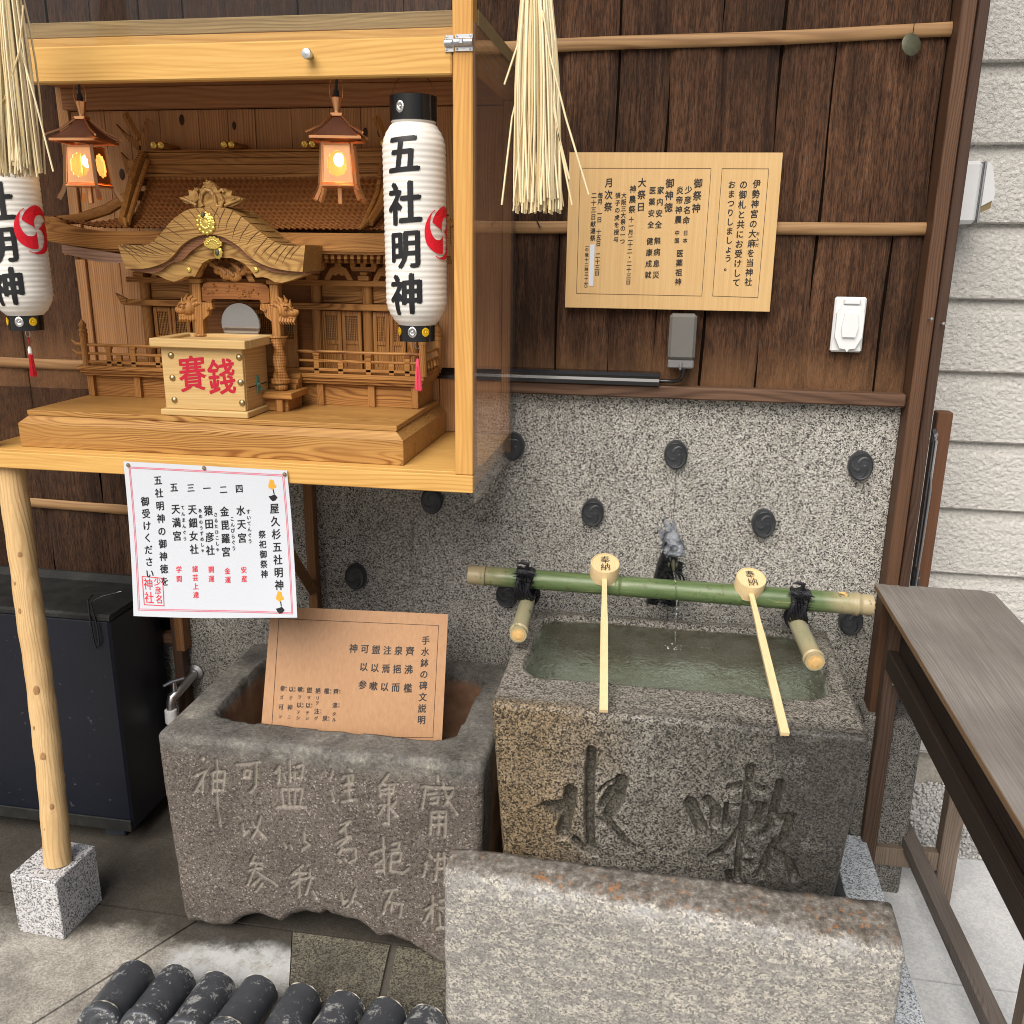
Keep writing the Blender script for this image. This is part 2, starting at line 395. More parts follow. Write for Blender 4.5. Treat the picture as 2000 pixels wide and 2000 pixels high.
# washed aggregate wall
W = [(0, (.018,.018,.018,1)), (.15, (.075,.073,.07,1)), (.26, (.28,.27,.245,1)), (.50, (.43,.415,.375,1)), (.74, (.62,.605,.57,1)), (.92, (.33,.315,.28,1))]
k = granite('washed_aggregate', W, 400, .18, .6, .45, mscale=3.5, warp=.06)
x, y, z = k.sep(); n = k.noise(scale=7, detail=7, rough=.7); low = k.smooth(k.math('SUBTRACT', z, k.math('MULTIPLY', n, .5)), .55, .05)
c = k.mix(k.math('MULTIPLY', low, .5), k.c, (.03,.028,.022,1)); drip = k.noise(k.map((22, 22, 2.2)), 1.0, 6, .7); c = k.mix(k.ramp(drip, [(.56, 0), (.72, .4)]), c, (.05,.045,.038,1))
j = k.math('LESS_THAN', k.math('ABSOLUTE', k.math('SUBTRACT', x, .385)), .0012); c = k.mix(k.math('MULTIPLY', j, .6), c, (.05,.047,.04,1)); k.col(c); M['aggregate'] = k.m
# clean white granite
k = granite('white_granite', [(0, (.10,.10,.105,1)), (.17, (.25,.25,.26,1)), (.34, (.50,.50,.51,1)), (.6, (.66,.66,.67,1)), (.85, (.55,.55,.56,1))], 330, .03, .5, .1); M['granite_white'] = k.m
k = granite('curb_granite', [(0, (.13,.145,.165,1)), (.18, (.36,.39,.43,1)), (.42, (.58,.62,.67,1)), (.75, (.72,.76,.80,1))], 360, .05, .5, .1); M['granite_curb'] = k.m

# right basin: coarse granite, rusty on its left end, black weathering on the right, algae below the water line, brown wall reflection painted over its back part
k = granite('basin_granite', [(0, (.018,.016,.014,1)), (.22, (.10,.093,.078,1)), (.40, (.26,.243,.207,1)), (.70, (.45,.425,.38,1)), (.92, (.31,.29,.25,1))], 360, .22, .48, .4, mscale=12, warp=.1)
x, y, z = k.sep(); c = k.c; n1 = k.noise(scale=5, detail=7, rough=.65); n2 = k.noise(scale=14, detail=7, rough=.7, )
rust = k.math('MULTIPLY', k.smooth(k.math('ADD', x, k.math('MULTIPLY', n1, .35)), .12, -.12), k.smooth(y, -.19, -.235))
c = k.mix(k.math('MULTIPLY', rust, .75), c, k.mix(1.0, c, (.90,.66,.36,1), 'MULTIPLY'))
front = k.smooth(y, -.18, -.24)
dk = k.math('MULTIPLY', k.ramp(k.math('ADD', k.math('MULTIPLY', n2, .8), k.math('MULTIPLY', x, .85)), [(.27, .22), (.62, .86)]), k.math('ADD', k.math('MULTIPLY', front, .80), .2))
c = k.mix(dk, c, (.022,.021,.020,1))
ins = k.math('MULTIPLY', k.smooth(z, .648, .640), k.smooth(y, -.10, -.09))
al = k.noise(scale=26, detail=9, rough=.75, dist=.25); al2 = k.noise(scale=4.5, detail=4)
ac = k.ramp(al, [(.32, (.05,.04,.022,1)), (.43, (.19,.17,.10,1)), (.50, (.36,.37,.29,1)), (.60, (.66,.72,.66,1))])
ac = k.mix(k.ramp(al2, [(.55, 0), (.66, .6)]), ac, (.13,.08,.03,1)); ac = k.mix(k.math('MULTIPLY', k.smooth(k.math('ADD', y, k.math('MULTIPLY', al2, .2)), .22, .30), .75), ac, (.09,.065,.04,1))  # darker brown towards the back: reflection of the wall put into the colour
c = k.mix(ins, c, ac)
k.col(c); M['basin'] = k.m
# left basin: brown sandstone-like granite, paler rubbed rim
k = granite('brown_basin', [(0, (.05,.042,.036,1)), (.18, (.13,.108,.092,1)), (.45, (.175,.149,.129,1)), (.8, (.235,.203,.177,1)), (.95, (.44,.40,.36,1))], 330, .5, .7, .5, mscale=5, smoothmix=.4)
x, y, z = k.sep(); c = k.c; n1 = k.noise(scale=9, detail=7, rough=.7)
top = k.smooth(k.math('ADD', z, k.math('MULTIPLY', k.noise(scale=13, detail=8, rough=.72), .07)), .47, .525)
c = k.mix(k.math('MULTIPLY', top, .75), c, k.ramp(k.math('ADD', k.math('MULTIPLY', n1, .5), k.math('MULTIPLY', k.noise(scale=110, detail=8, rough=.8), .5)), [(.40, (.055,.055,.053,1)), (.50, (.145,.142,.132,1)), (.57, (.25,.24,.21,1)), (.64, (.46,.44,.35,1))]))
inr = k.math('MULTIPLY', k.smooth(z, .485, .46), k.smooth(y, -.155, -.13)); c = k.mix(inr, c, k.ramp(n1, [(.3, (.15,.075,.04,1)), (.7, (.36,.22,.14,1))]))
lo = k.smooth(k.math('ADD', z, k.math('MULTIPLY', n1, .05)), .075, .03); c = k.mix(k.math('MULTIPLY', lo, .6), c, k.mix(k.noise(scale=30), (.09,.085,.075,1), (.30,.29,.24,1)))
k.col(c); M['basin_brown'] = k.m
# trough slab
k = granite('trough_stone', [(0, (.13,.125,.12,1)), (.22, (.27,.26,.245,1)), (.42, (.42,.40,.355,1)), (.72, (.60,.57,.50,1))], 300, .1, .75, .5, mscale=18, warp=.5, smoothmix=.4)
x, y, z = k.sep(); c = k.c; n1 = k.noise(scale=11, detail=8, rough=.7); n2 = k.noise(scale=75, detail=7, rough=.7)
lay = k.noise(k.map((26, 26, 75)), 1.0, 8, .75); c = k.mix(k.ramp(lay, [(.46, .0), (.54, .62)]), c, (.20,.197,.195,1))
tp = k.smooth(k.math('ADD', k.math('SUBTRACT', z, k.math('MULTIPLY', k.math('ADD', x, .36), -.0)), k.math('MULTIPLY', k.noise(scale=34, detail=8, rough=.75), .045)), .392, .402)
tc = k.ramp(k.noise(scale=60, detail=9, rough=.75), [(.34, (.06,.055,.048,1)), (.48, (.14,.125,.108,1)), (.58, (.23,.215,.19,1)), (.68, (.48,.46,.41,1))])
tc = k.mix(k.math('MULTIPLY', k.ramp(n2, [(.53, 0), (.63, .9)]), k.ramp(k.noise(scale=8, detail=5), [(.46, 0), (.60, 1)])), tc, (.42,.17,.04,1))
edge = k.math('MULTIPLY', k.smooth(z, .33, .36), k.ramp(k.noise(scale=26, detail=9, rough=.8), [(.50, 0), (.62, .45)])); c = k.mix(edge, c, (.46,.48,.50,1))
c = k.mix(tp, c, tc); k.col(c); M['trough'] = k.m

# paving
def paving(name, c1, c2, dark=.3, wet=None, scale=190):
    k = NT(name, .75, .25); vo = k.n('TexVoronoi', Scale=scale); k.L(k.tc, vo.inputs[0]); r = k.sep(vo.outputs['Color'])[0]
    f = k.noise(scale=7, detail=8, rough=.68); g = k.noise(scale=90, detail=5, rough=.7)
    c = k.mix(k.ramp(k.math('ADD', k.math('MULTIPLY', r, .5), k.math('MULTIPLY', g, .5)), [(.3, 0), (.7, 1)]), c1, c2)
    c = k.mix(k.ramp(f, [(.35, dark), (.62, 0)]), c, (.05,.045,.038,1))
    if wet: c = wet(k, c, f)
    k.col(c); k.bump(k.math('ADD', g, r), .35, .0015); return k.m
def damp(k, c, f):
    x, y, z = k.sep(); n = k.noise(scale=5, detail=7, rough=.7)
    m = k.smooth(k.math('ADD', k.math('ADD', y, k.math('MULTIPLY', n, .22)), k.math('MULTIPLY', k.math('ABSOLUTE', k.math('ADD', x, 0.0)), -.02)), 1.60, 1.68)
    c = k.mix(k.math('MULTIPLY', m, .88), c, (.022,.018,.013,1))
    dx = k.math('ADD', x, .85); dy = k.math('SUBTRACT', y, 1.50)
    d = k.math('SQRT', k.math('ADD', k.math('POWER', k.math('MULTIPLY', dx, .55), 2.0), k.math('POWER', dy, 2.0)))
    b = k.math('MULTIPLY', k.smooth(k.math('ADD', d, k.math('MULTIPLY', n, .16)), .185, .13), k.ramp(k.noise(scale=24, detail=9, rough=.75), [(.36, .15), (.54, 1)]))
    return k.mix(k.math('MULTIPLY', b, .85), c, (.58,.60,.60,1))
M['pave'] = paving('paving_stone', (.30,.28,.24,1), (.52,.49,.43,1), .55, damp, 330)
M['pave_dark'] = paving('paving_dark_granite', (.05,.045,.034,1), (.25,.23,.175,1), .65, None, 330)
M['pave_light'] = paving('paving_light', (.66,.68,.69,1), (.80,.80,.79,1), .12)
M['ground'] = paving('courtyard_ground', (.30,.29,.27,1), (.42,.41,.38,1), .2)
M['joint'] = plain('joint_mortar', (.10,.09,.075,1), .85, .2, var=.3, scale=90, bump=.5)
M['pebble'] = None
k = NT('pebbles', .7, .3); i = k.n('NewGeometry').outputs['Random Per Island']
k.col(k.mix(k.noise(scale=300), k.ramp(i, [(0, (.36,.36,.35,1)), (.5, (.58,.575,.55,1)), (1, (.74,.73,.70,1))]), (.5,.49,.47,1))); M['pebble'] = k.m
# stucco siding
k = NT('stucco', .8, .2); v = k.n('TexVoronoi', Scale=70, _feature='SMOOTH_F1'); k.L(k.map((1,1,1.3)), v.inputs[0]); nz = k.noise(scale=110, detail=6, rough=.65, dist=.6)
h = k.math('ADD', k.math('MULTIPLY', v.outputs['Distance'], .6), nz)
k.col(k.mix(k.noise(scale=4, detail=5), (.66,.64,.60,1), (.76,.74,.70,1))); k.bump(h, 1.0, .013); M['stucco'] = k.m
M['footing'] = paving('concrete_footing', (.38,.35,.30,1), (.50,.47,.41,1), .4)
# tank
k = NT('navy_tank', .42, .4); f = k.noise(scale=14, detail=7, rough=.7); g = k.noise(scale=60, detail=4)
c = k.mix(f, (.003,.0045,.010,1), (.008,.010,.018,1)); c = k.mix(k.ramp(g, [(.68, 0), (.74, .5)]), c, (.09,.095,.10,1)); k.col(c); k.bump(f, .1, .003); M['tank'] = k.m
k = NT('tank_lid', .7, .2); f = k.noise(scale=12, detail=7, rough=.7)
k.col(k.ramp(f, [(.3, (.008,.008,.008,1)), (.6, (.022,.022,.021,1)), (.8, (.07,.068,.06,1))])); k.bump(f, .3, .003); M['tanklid'] = k.m
# bamboo
def bamboo(name, axis, g1, g2, tan, endlo, endhi):
    k = NT(name, .32, .45); x, y, z = k.sep(); L = {'x': x, 'y': y}[axis]
    sc = {'x': (7, 60, 60), 'y': (60, 7, 60)}[axis]
    f = k.noise(k.map(sc), 1.0, 6, .65); g = k.noise(scale=14, detail=5, rough=.7)
    c = k.mix(k.ramp(f, [(.3, 0), (.7, 1)]), g1, g2)
    e = k.math('MAXIMUM', k.smooth(k.math('ADD', L, k.math('MULTIPLY', g, .12)), *endlo), k.smooth(k.math('ADD', L, k.math('MULTIPLY', g, -.12)), *endhi))
    c = k.mix(k.math('MULTIPLY', e, .9), c, k.mix(f, tan, tuple(t*.7 for t in tan[:3])+(1,)))
    c = k.mix(k.ramp(k.noise(scale=45, detail=5), [(.62, 0), (.67, .7)]), c, (.085,.085,.03,1)); c = k.mix(k.ramp(k.noise(k.map((9,9,60) if axis == 'x' else (60,9,9)), 1.0, 7, .75), [(.60, 0), (.68, .5)]), c, tan)
    k.col(c); k.bump(f, .08, .001); k.rough(k.ramp(g, [(.3, .22), (.7, .45)])); return k.m
M['bamboo'] = bamboo('bamboo_green', 'x', (.06,.105,.035,1), (.155,.215,.09,1), (.50,.40,.24,1), (-.27,-.37), (.27,.37))
M['bamboo_y'] = bamboo('bamboo_pale', 'y', (.27,.27,.16,1), (.42,.38,.24,1), (.50,.40,.22,1), (-.05,-.12), (9,10))
M['bamboocut'] = plain('bamboo_cut', (.62,.40,.16,1), .6, .3, var=.3, scale=120)
M['seam'] = plain('bamboo_seam', (.05,.04,.02,1), .7)
# water and clear sheets
def clear(name, tint, milk=0.0, rough=.02, ior=1.4, wave=0.0, lo=1.0, milkc=(.75,.66,.62,1)):
    k = NT(name); t = k.t; out = t.nodes['Material Output']; t.nodes.remove(k.b)
    tr = k.n('BsdfTransparent'); tr.inputs[0].default_value = tint
    gl = k.n('BsdfGlossy'); gl.inputs['Roughness'].default_value = rough
    lw = k.n('LayerWeight', Blend=.5); f0 = ((ior-1)/(ior+1))**2; fw = k.math('MULTIPLY', lo, k.math('ADD', k.math('MULTIPLY', k.math('POWER', lw.outputs['Facing'], 5.0), 1-f0), f0))
    if wave:
        n = k.n('TexNoise', Scale=34.0, Detail=4.0, Distortion=.5); k.L(k.tc, n.inputs['Vector'])
        b = k.n('Bump', Strength=wave, Distance=.01); k.L(n.outputs[0], b.inputs['Height']); k.L(b.outputs[0], gl.inputs['Normal']); k.L(b.outputs[0], lw.inputs['Normal'])
    mx = k.n('MixShader'); k.L(fw, mx.inputs[0]); k.L(tr.outputs[0], mx.inputs[1]); k.L(gl.outputs[0], mx.inputs[2]); fin = mx.outputs[0]
    if milk:
        df = k.n('BsdfDiffuse'); df.inputs[0].default_value = milkc; m2 = k.n('MixShader'); m2.inputs[0].default_value = milk
        k.L(fin, m2.inputs[1]); k.L(df.outputs[0], m2.inputs[2]); fin = m2.outputs[0]
    k.L(fin, out.inputs[0]); return k.m
k = NT('water', .0, .5); k.b.inputs['Transmission Weight'].default_value = 1.0; k.b.inputs['IOR'].default_value = 1.33; k.col((.86,.94,.88,1)); wv_ = k.n('TexNoise', Scale=62.0, Detail=4.0, Distortion=.7); k.L(k.tc, wv_.inputs['Vector']); k.bump(wv_.outputs[0], .8, .014); M['water'] = k.m
M['acrylic'] = clear('acrylic_sheet', (.97,.94,.92,1), .03, .04, 1.45)
M['acrylic_door'] = clear('acrylic_door', (.96,.96,.96,1), .004, .03, 1.5, 0, .45)
k = NT('mirror_disc', .06, .6, .85); k.col((.42,.41,.40,1)); M['mirror'] = k.m
def emit(name, c, s):
    k = NT(name); e = k.n('Emission'); e.inputs[0].default_value = c; e.inputs[1].default_value = s
    k.L(e.outputs[0], k.t.nodes['Material Output'].inputs[0]); return k.m
M['bulb'] = emit('lamp_bulb', (1, .72, .32, 1), 26)
k = NT('lantern_pane', .4, .3); k.col((.35,.19,.05,1)); k.b.inputs['Emission Color'].default_value = (1,.46,.10,1); k.b.inputs['Emission Strength'].default_value = .5; k.b.inputs['Alpha'].default_value = .62
k.b.inputs['Transmission Weight'].default_value = 0; M['pane'] = k.m
# lantern paper
k = NT('lantern_paper', .6, .25); f = k.noise(scale=40, detail=5); k.col(k.mix(f, (.72,.70,.65,1), (.80,.785,.745,1)))
k.b.inputs['Subsurface Weight'].default_value = .0; M['lanternpaper'] = k.m

# ---------------------------------------------------------------- lettering from the built-in font
_gc = {}
def glyph(ch, bold):
    key = (ch, bold)
    if key not in _gc:
        c = bpy.data.curves.new('letter', 'FONT'); c.body = ch; c.offset = bold; c.resolution_u = 3
        o = bpy.data.objects.new('letter', c); COL.objects.link(o)
        me = bpy.data.meshes.new_from_object(o.evaluated_get(bpy.context.evaluated_depsgraph_get()))
        v = np.array([p.co[:2] for p in me.vertices]).reshape(-1, 2); f = [tuple(p.vertices) for p in me.polygons]
        bpy.data.objects.remove(o); bpy.data.curves.remove(c); bpy.data.meshes.remove(me)
        _gc[key] = (v, f)
    return _gc[key]
def brush(v, slant=.07, sx=.92):
    """kaisho feel: strokes climb to the right"""
    x = (v[:,0]-.485)*sx; y = (v[:,1]-.36)
    y = y+slant*x
    return np.stack([x, y], 1)
_fine = {}
def fine_glyph(ch):
    if ch not in _fine:
        v, f = glyph(ch, 0); m_ = bmesh.new(); vv = [m_.verts.new((a, b, 0)) for a, b in v]
        for q in f:
            try: m_.faces.new([vv[i] for i in q])
            except ValueError: pass
        bmesh.ops.triangulate(m_, faces=m_.faces[:])
        for it in range(4):
            e = [x for x in m_.edges if x.calc_length() > .05]
            if not e: break
            bmesh.ops.subdivide_edges(m_, edges=e, cuts=1); bmesh.ops.triangulate(m_, faces=m_.faces[:])
        m_.verts.index_update(); _fine[ch] = (np.array([x.co[:2] for x in m_.verts]), [tuple(x.index for x in q.verts) for q in m_.faces]); m_.free()
    return _fine[ch]
def put(mb, ch, cx, cy, size, fn, bold=.008, slant=.07, sx=.92, fine=False):
    """weight comes from laying the letter down a few times, a hair apart"""
    if ch in ' \u3000': return
    v, f = fine_glyph(ch) if fine else glyph(ch, 0); p = brush(v, slant, sx)*size; d = bold*size
    P0_ = np.array(fn(cx, cy)); N_ = np.cross(np.array(fn(cx+.001, cy))-P0_, np.array(fn(cx, cy+.001))-P0_); N_ = N_/(np.linalg.norm(N_)+1e-12)
    for i, (dx, dy) in enumerate(((0,0),(d,d*.35),(-d,-d*.35),(d*.4,-d*.6),(-d*.4,d*.6))):
        mb.add([tuple(np.array(fn(cx+a+dx, cy+b+dy))+N_*i*.00006) for a, b in p], f)
def columns(mb, cols, pix, uv, scale, fn, bold=.008, slant=.07, sx=.92):
    """cols: (text, first centre, last centre, size) measured on the sign; pix -> world, uv -> sign plane"""
    for text, a, b, size in cols:
        A = uv(pix(*a)); B = uv(pix(*b)); n = max(1, len(text)-1)
        for i, ch in enumerate(text):
            t = i/n if len(text) > 1 else 0
            put(mb, ch, A[0]+(B[0]-A[0])*t, A[1]+(B[1]-A[1])*t, size*scale, fn, bold, slant, sx)
def strip(mb, a, b, wd, fn):
    """thin ruled line between plane points"""
    a = np.array(a); b = np.array(b); d = (b-a)/np.linalg.norm(b-a); n = np.array([-d[1], d[0]])*wd/2
    K = 8; P = []
    for i in range(K+1):
        q = a+(b-a)*i/K; P.append((fn(*(q+n)), fn(*(q-n))))
    vs = [p for pr in P for p in pr]; mb.add(vs, [(2*i, 2*i+1, 2*i+3, 2*i+2) for i in range(K)])
# ================================================================ SETTING
def slab(mb, pts, z0, z1):
    t = MB(); t.prism([(p[0], p[1]) for p in pts], z0, z1)
    o = len(mb.v); mb.v.extend([(a, c, b) for a, b, c in t.v]); mb.f.extend([tuple(i+o for i in f) for f in t.f]); mb.sm.extend(t.sm)
def vnoise(x, y, f, seed=0):
    x = np.asarray(x)*f+seed*17.3; y = np.asarray(y)*f+seed*9.1
    xi = np.floor(x).astype(np.int64); yi = np.floor(y).astype(np.int64); u = x-xi; v = y-yi
    u = u*u*(3-2*u); v = v*v*(3-2*v)
    def h(a, b):
        n = (a*374761393+b*668265263+seed*982451653) & 0x7fffffff
        n = ((n ^ (n >> 13))*1274126177) & 0x7fffffff
        return ((n ^ (n >> 16)) & 0xffff)/65535.0
    return (h(xi,yi)*(1-u)+h(xi+1,yi)*u)*(1-v)+(h(xi,yi+1)*(1-u)+h(xi+1,yi+1)*u)*v-.5
def fbm(x, y, f, seed=0, o=4):
    return sum(vnoise(x, y, f*2**i, seed+i)/2**i for i in range(o))

mb = MB(); mb.add([(-60,-60,-.012),(60,-60,-.012),(60,60,-.012),(-60,60,-.012)], [(0,1,2,3)])
tag(obj('ground', mb, M['ground'], origin=(0,0,0)), kind='structure')
mb = MB(); mb.add([(-3,.3,-.007),(2.2,.3,-.007),(2.2,2.54,-.007),(-3,2.54,-.007)], [(0,1,2,3)])
tag(obj('paving_bed', mb, M['joint'], origin=(0,0,0)), kind='structure')
def gl(a, b, y):                       # x on a ground joint line at depth y
    A = at(*a, Z=0); B = at(*b, Z=0); return A[0]+(B[0]-A[0])*(y-A[1])/(B[1]-A[1])
ja = ((430,1770),(65,2000)); jb = ((572,1800),(562,1990)); jc = ((768,1850),(738,1990))
def pave(name, L, Rr, y0, y1, mat):
    q = MB(); slab(q, [(L(y0), y0), (Rr(y0), y0), (Rr(y1), y1), (L(y1), y1)], -.03, 0)
    tag(obj(name, q, mat, origin=(0,0,0)), kind='structure')
g = .004
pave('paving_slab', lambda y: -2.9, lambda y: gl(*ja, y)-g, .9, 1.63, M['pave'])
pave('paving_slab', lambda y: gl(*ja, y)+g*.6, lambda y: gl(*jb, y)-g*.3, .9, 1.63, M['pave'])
pave('paving_slab', lambda y: gl(*jb, y)+g*.3, lambda y: gl(*jc, y)-g*2.2, .9, 1.63, M['pave_dark'])
pave('paving_slab', lambda y: gl(*jc, y)+g*2.2, lambda y: .45, .9, 1.63, M['pave_dark'])
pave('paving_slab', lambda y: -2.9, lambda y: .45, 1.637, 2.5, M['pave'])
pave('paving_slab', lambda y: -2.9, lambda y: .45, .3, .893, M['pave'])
pave('paving_slab', lambda y: .538, lambda y: 2.2, .35, 1.735, M['pave_light'])
pave('paving_slab', lambda y: .538, lambda y: 2.2, 1.741, 2.19, M['pave_light'])
# pebble strip between the paving and the neighbouring house
mb = MB(); ico = bmesh.new(); bmesh.ops.create_icosphere(ico, subdivisions=1, radius=1)
iv = np.array([v.co[:] for v in ico.verts]); ifc = [tuple(v.index for v in f.verts) for f in ico.faces]; ico.free()
mb.add([(.545,2.185,-.001),(1.5,2.185,-.001),(1.5,2.545,-.001),(.545,2.545,-.001)], [(0,1,2,3)])
for i in range(5200):
    x = rng.uniform(.56, 1.45); y = rng.uniform(2.185, 2.54); r = rng.uniform(.0035, .0065)
    q = iv*rng.uniform(.65, 1.25, 3)*r; a = rng.uniform(0, 6.28); c, s = math.cos(a), math.sin(a)
    q = np.stack([q[:,0]*c-q[:,1]*s, q[:,0]*s+q[:,1]*c, q[:,2]], 1)+[x, y, rng.uniform(-.004, .010)]
    mb.add(q, ifc, True)
tag(obj('pebble_bed', mb, M['pebble'], origin=(1,2.3,0)), kind='stuff')

# ---------------------------------------------------------------- neighbouring house with textured siding
house = thing('siding_house', 'pale house wall of stuccoed lap siding beyond the timber corner post', 'house', (1.3,2.6,0))
mb = MB(); z = -.02; rows = [.11+.1835*i for i in range(-0, 16)]
P = []
for zz in rows:
    for t, off in ((0,-.014),(.02,-.018),(.3,-.016),(.75,-.008),(1.0,.006)):
        P.append((zz+t*.1835-.0005*(t == 1), 2.55+off))
G = np.zeros((len(P), 60, 3)); xs = np.linspace(.3, 3.4, 60)
for i, (zz, yy) in enumerate(P): G[i,:,0] = xs; G[i,:,1] = yy; G[i,:,2] = zz
mb.grid(G, smooth=False)
mb.add([(.3,2.55,.108),(3.4,2.55,.108),(3.4,2.53,.108),(.3,2.53,.108)], [(0,1,2,3)])
obj('siding', mb, M['stucco'], house)
mb = MB(); mb.box(.3, 3.4, 2.548, 2.7, -.05, .108, .003); obj('footing', mb, M['footing'], house)

lamp = thing('wall_lamp', 'white plastic hooded lamp fixed to the pale siding', 'lamp', (.70,2.5,1.58))
mb = MB(); mb.box(.60, .6965, 2.40, 2.532, 1.573, 1.712, .008); obj('body', mb, M['white_plastic'], lamp)
mb = MB(); mb.box(.697, .7035, 2.40, 2.53, 1.574, 1.711, .002); obj('seal', mb, M['alu'], lamp)
mb = MB(); mb.prism([(.704,1.71),(.712,1.708),(.720,1.69),(.7295,1.645),(.730,1.627),(.704,1.612)], 2.402, 2.528); obj('hood', mb, M['white_plastic'], lamp)
mb = MB(); mb.prism([(.705,1.611),(.7285,1.6255),(.727,1.608),(.706,1.598)], 2.41, 2.52); obj('lens', mb, M['brass'], lamp)
mb = MB(); mb.tube([(.60,2.47,2.2),(.59,2.44,2.06),(.575,2.43,1.99),(.555,2.43,1.955)], .004, 6)
tag(obj('cable', mb, M['rubber']), 'thin dark cable looping past the top of the corner post', 'cable')

# ---------------------------------------------------------------- dark board wall
wall = thing('board_wall', 'dark weathered wooden board wall behind cabinet and notice', 'wall', (-.4,2.1,1.2))
mb = MB(); x = -2.6; i = 0; edges = []
while x < .50:
    wd = random.choice([.085, .12, .15, .17, .105, .135]); x1 = min(x+wd, .512)
    zb = .47 if x1 < -1.235 else 1.2
    o = random.uniform(-.003, .003); nz = 26; nx = 9
    G = np.zeros((nz, nx, 3)); xx = np.linspace(x+.0010, x1-.0010, nx); zz = np.linspace(zb, 2.75, nz)
    for a in range(nz):
        wob = .0025*math.sin(zz[a]*7+i*2.1)+.0015*math.sin(zz[a]*17+i)
        G[a,:,0] = xx+wob*np.linspace(1,1,nx); G[a,:,2] = zz[a]
        e = np.minimum(xx-xx[0], xx[-1]-xx); G[a,:,1] = 2.1+o+.009*np.exp(-e/.0022)
    mb.grid(G, smooth=True); x = x1; i += 1
obj('boards', mb, M['boards'], wall, normals=False)
mb = MB(); mb.box(-2.6, .512, 2.114, 2.14, .47, 2.75, .001); obj('backing', mb, M['gap'], wall)
def batten(z0, z1, x0, x1, sag=0.0):
    q = MB(); n = 40; G = np.zeros((n, 7, 3)); xs = np.linspace(x0, x1, n); h = abs(.026)/2
    for a, xx in enumerate(xs):
        t = (xx-x0)/(x1-x0); zc = z0+(z1-z0)*t+.0015*math.sin(xx*9+z0*5); nod = 1+.06*math.exp(-((xx*3.1+z0) % 1-.5)**2/.0006)
        for b in range(7):
            th = PI*(b/6); G[a,b] = (xx, 2.096-.0065*math.sin(th)*nod-.003, zc+h*nod*math.cos(th))
    q.grid(G, smooth=True); obj('batten', q, M['batten'], wall, normals=False)
batten(1.905, 1.925, -.9, .512); batten(1.549, 1.553, -1.9, .512); batten(1.213, 1.212, -2.4, -1.2); batten(.842, .838, -2.4, -1.22)
batten(1.905, 1.905, -2.5, -.9)
mb = MB(); mb.box(-1.225, .5115, 2.065, 2.0985, 1.184, 1.212, .003); obj('sill', mb, M['sill'], wall)
mb = MB(); mb.box(-1.252, -1.2265, 2.06, 2.097, .46, 1.20, .002); obj('edge_strip', mb, M['bracket'], wall)
mb = MB(); mb.box(-2.5, -1.2535, 2.066, 2.098, .476, .503, .002); obj('bottom_rail', mb, M['sill'], wall)
mb = MB(); mb.box(.513, .541, 2.045, 2.13, .0, 2.75, .002); obj('corner_trim', mb, M['postwood'], wall)
mb = MB(); mb.box(.5425, .5625, 2.04, 2.2, .0, 2.75, .002); obj('corner_post', mb, M['postdark'], wall)
for px in (972, 1053):
    h_ = at(px, 440, Y=2.088); q = MB(); q.tube([(h_[0]-.006,2.09,h_[2]+.010),(h_[0],2.080,h_[2]+.002),(h_[0]+.003,2.078,h_[2]-.004),(h_[0]+.005,2.086,h_[2]-.003)], [.0012,.0014,.0014,.0008], 6); obj('hook', q, M['blackmat'], wall)
for zz, dx in ((1.372, -.02), (1.363, .004)):
    q = MB(); q.tube([(.548+dx,2.046,zz),(.549+dx,2.02,zz+.003)], .0012, 6); q.lathe([(.0005,0),(.0032,0),(.003,.0012),(.0005,.0016)], 8, (.549+dx,2.021,zz+.003), 'y'); obj('nail', q, M['alu'], wall)

# ---------------------------------------------------------------- aggregate wall with clay bosses
aw = thing('aggregate_wall', 'speckled grey washed aggregate wall behind the basins', 'wall', (-.35,2.1,0))
mb = MB(); mb.box(-1.2355, .5125, 2.1005, 2.16, -.02, 1.1835, .001); mb.box(-2.4, -1.236, 2.1005, 2.16, -.02, .474, .001); obj('wall_face', mb, M['aggregate'], aw)
mb = MB(); mb.box(.50, .632, 2.02, 2.16, -.01, .468, .006); obj('plinth', mb, M['aggregate'], aw)
mb = MB(); mb.box(.45, .5, 2.03, 2.099, -.01, .46, .006); obj('plinth_block', mb, M['aggregate'], aw)
def comma(n=20):
    P = []
    for i in range(n+1):
        t = i/n; a = -2.4*t; r = .30+.50*min(1, t*1.7); P.append((r*math.cos(a), r*math.sin(a), .27*(1-t)**.8+.02))
    return P
def boss_mesh(rx, rz, d, relief=1.0):
    q = MB(); pr = [(1.0, 0), (1.0, .35*d), (.985, .62*d), (.94, .80*d), (.86, .88*d), (.80, .86*d), (.72, .83*d), (.4, .88*d), (.001, .90*d)]
    S3 = Matrix.Diagonal((rx, rz, 1)); q.lathe(pr, 36, (0,0,0), 'z', M=Matrix(((rx,0,0),(0,rz,0),(0,0,1))))
    for k in range(3):
        for x, y, r in comma():
            a = k*2*PI/3; c, s = math.cos(a), math.sin(a)
            X, Y = x*c-y*s, x*s+y*c
            q.ball((X*rx*.92, Y*rz*.92, .80*d), r*(rx+rz)/2*.92, 8, (1,1,.36))
    q.v = [(a, -c, b) for a, b, c in q.v]
    return q
bm0 = boss_mesh(.027, .0335, .026)
pos = [(-.349,1.0528),(.0315,1.0523),(.4392,1.046),(-.5496,.9106),(-.1556,.9025),(.2403,.90),(-.7512,.6977),(-.3603,.6786),(.4576,.674)]
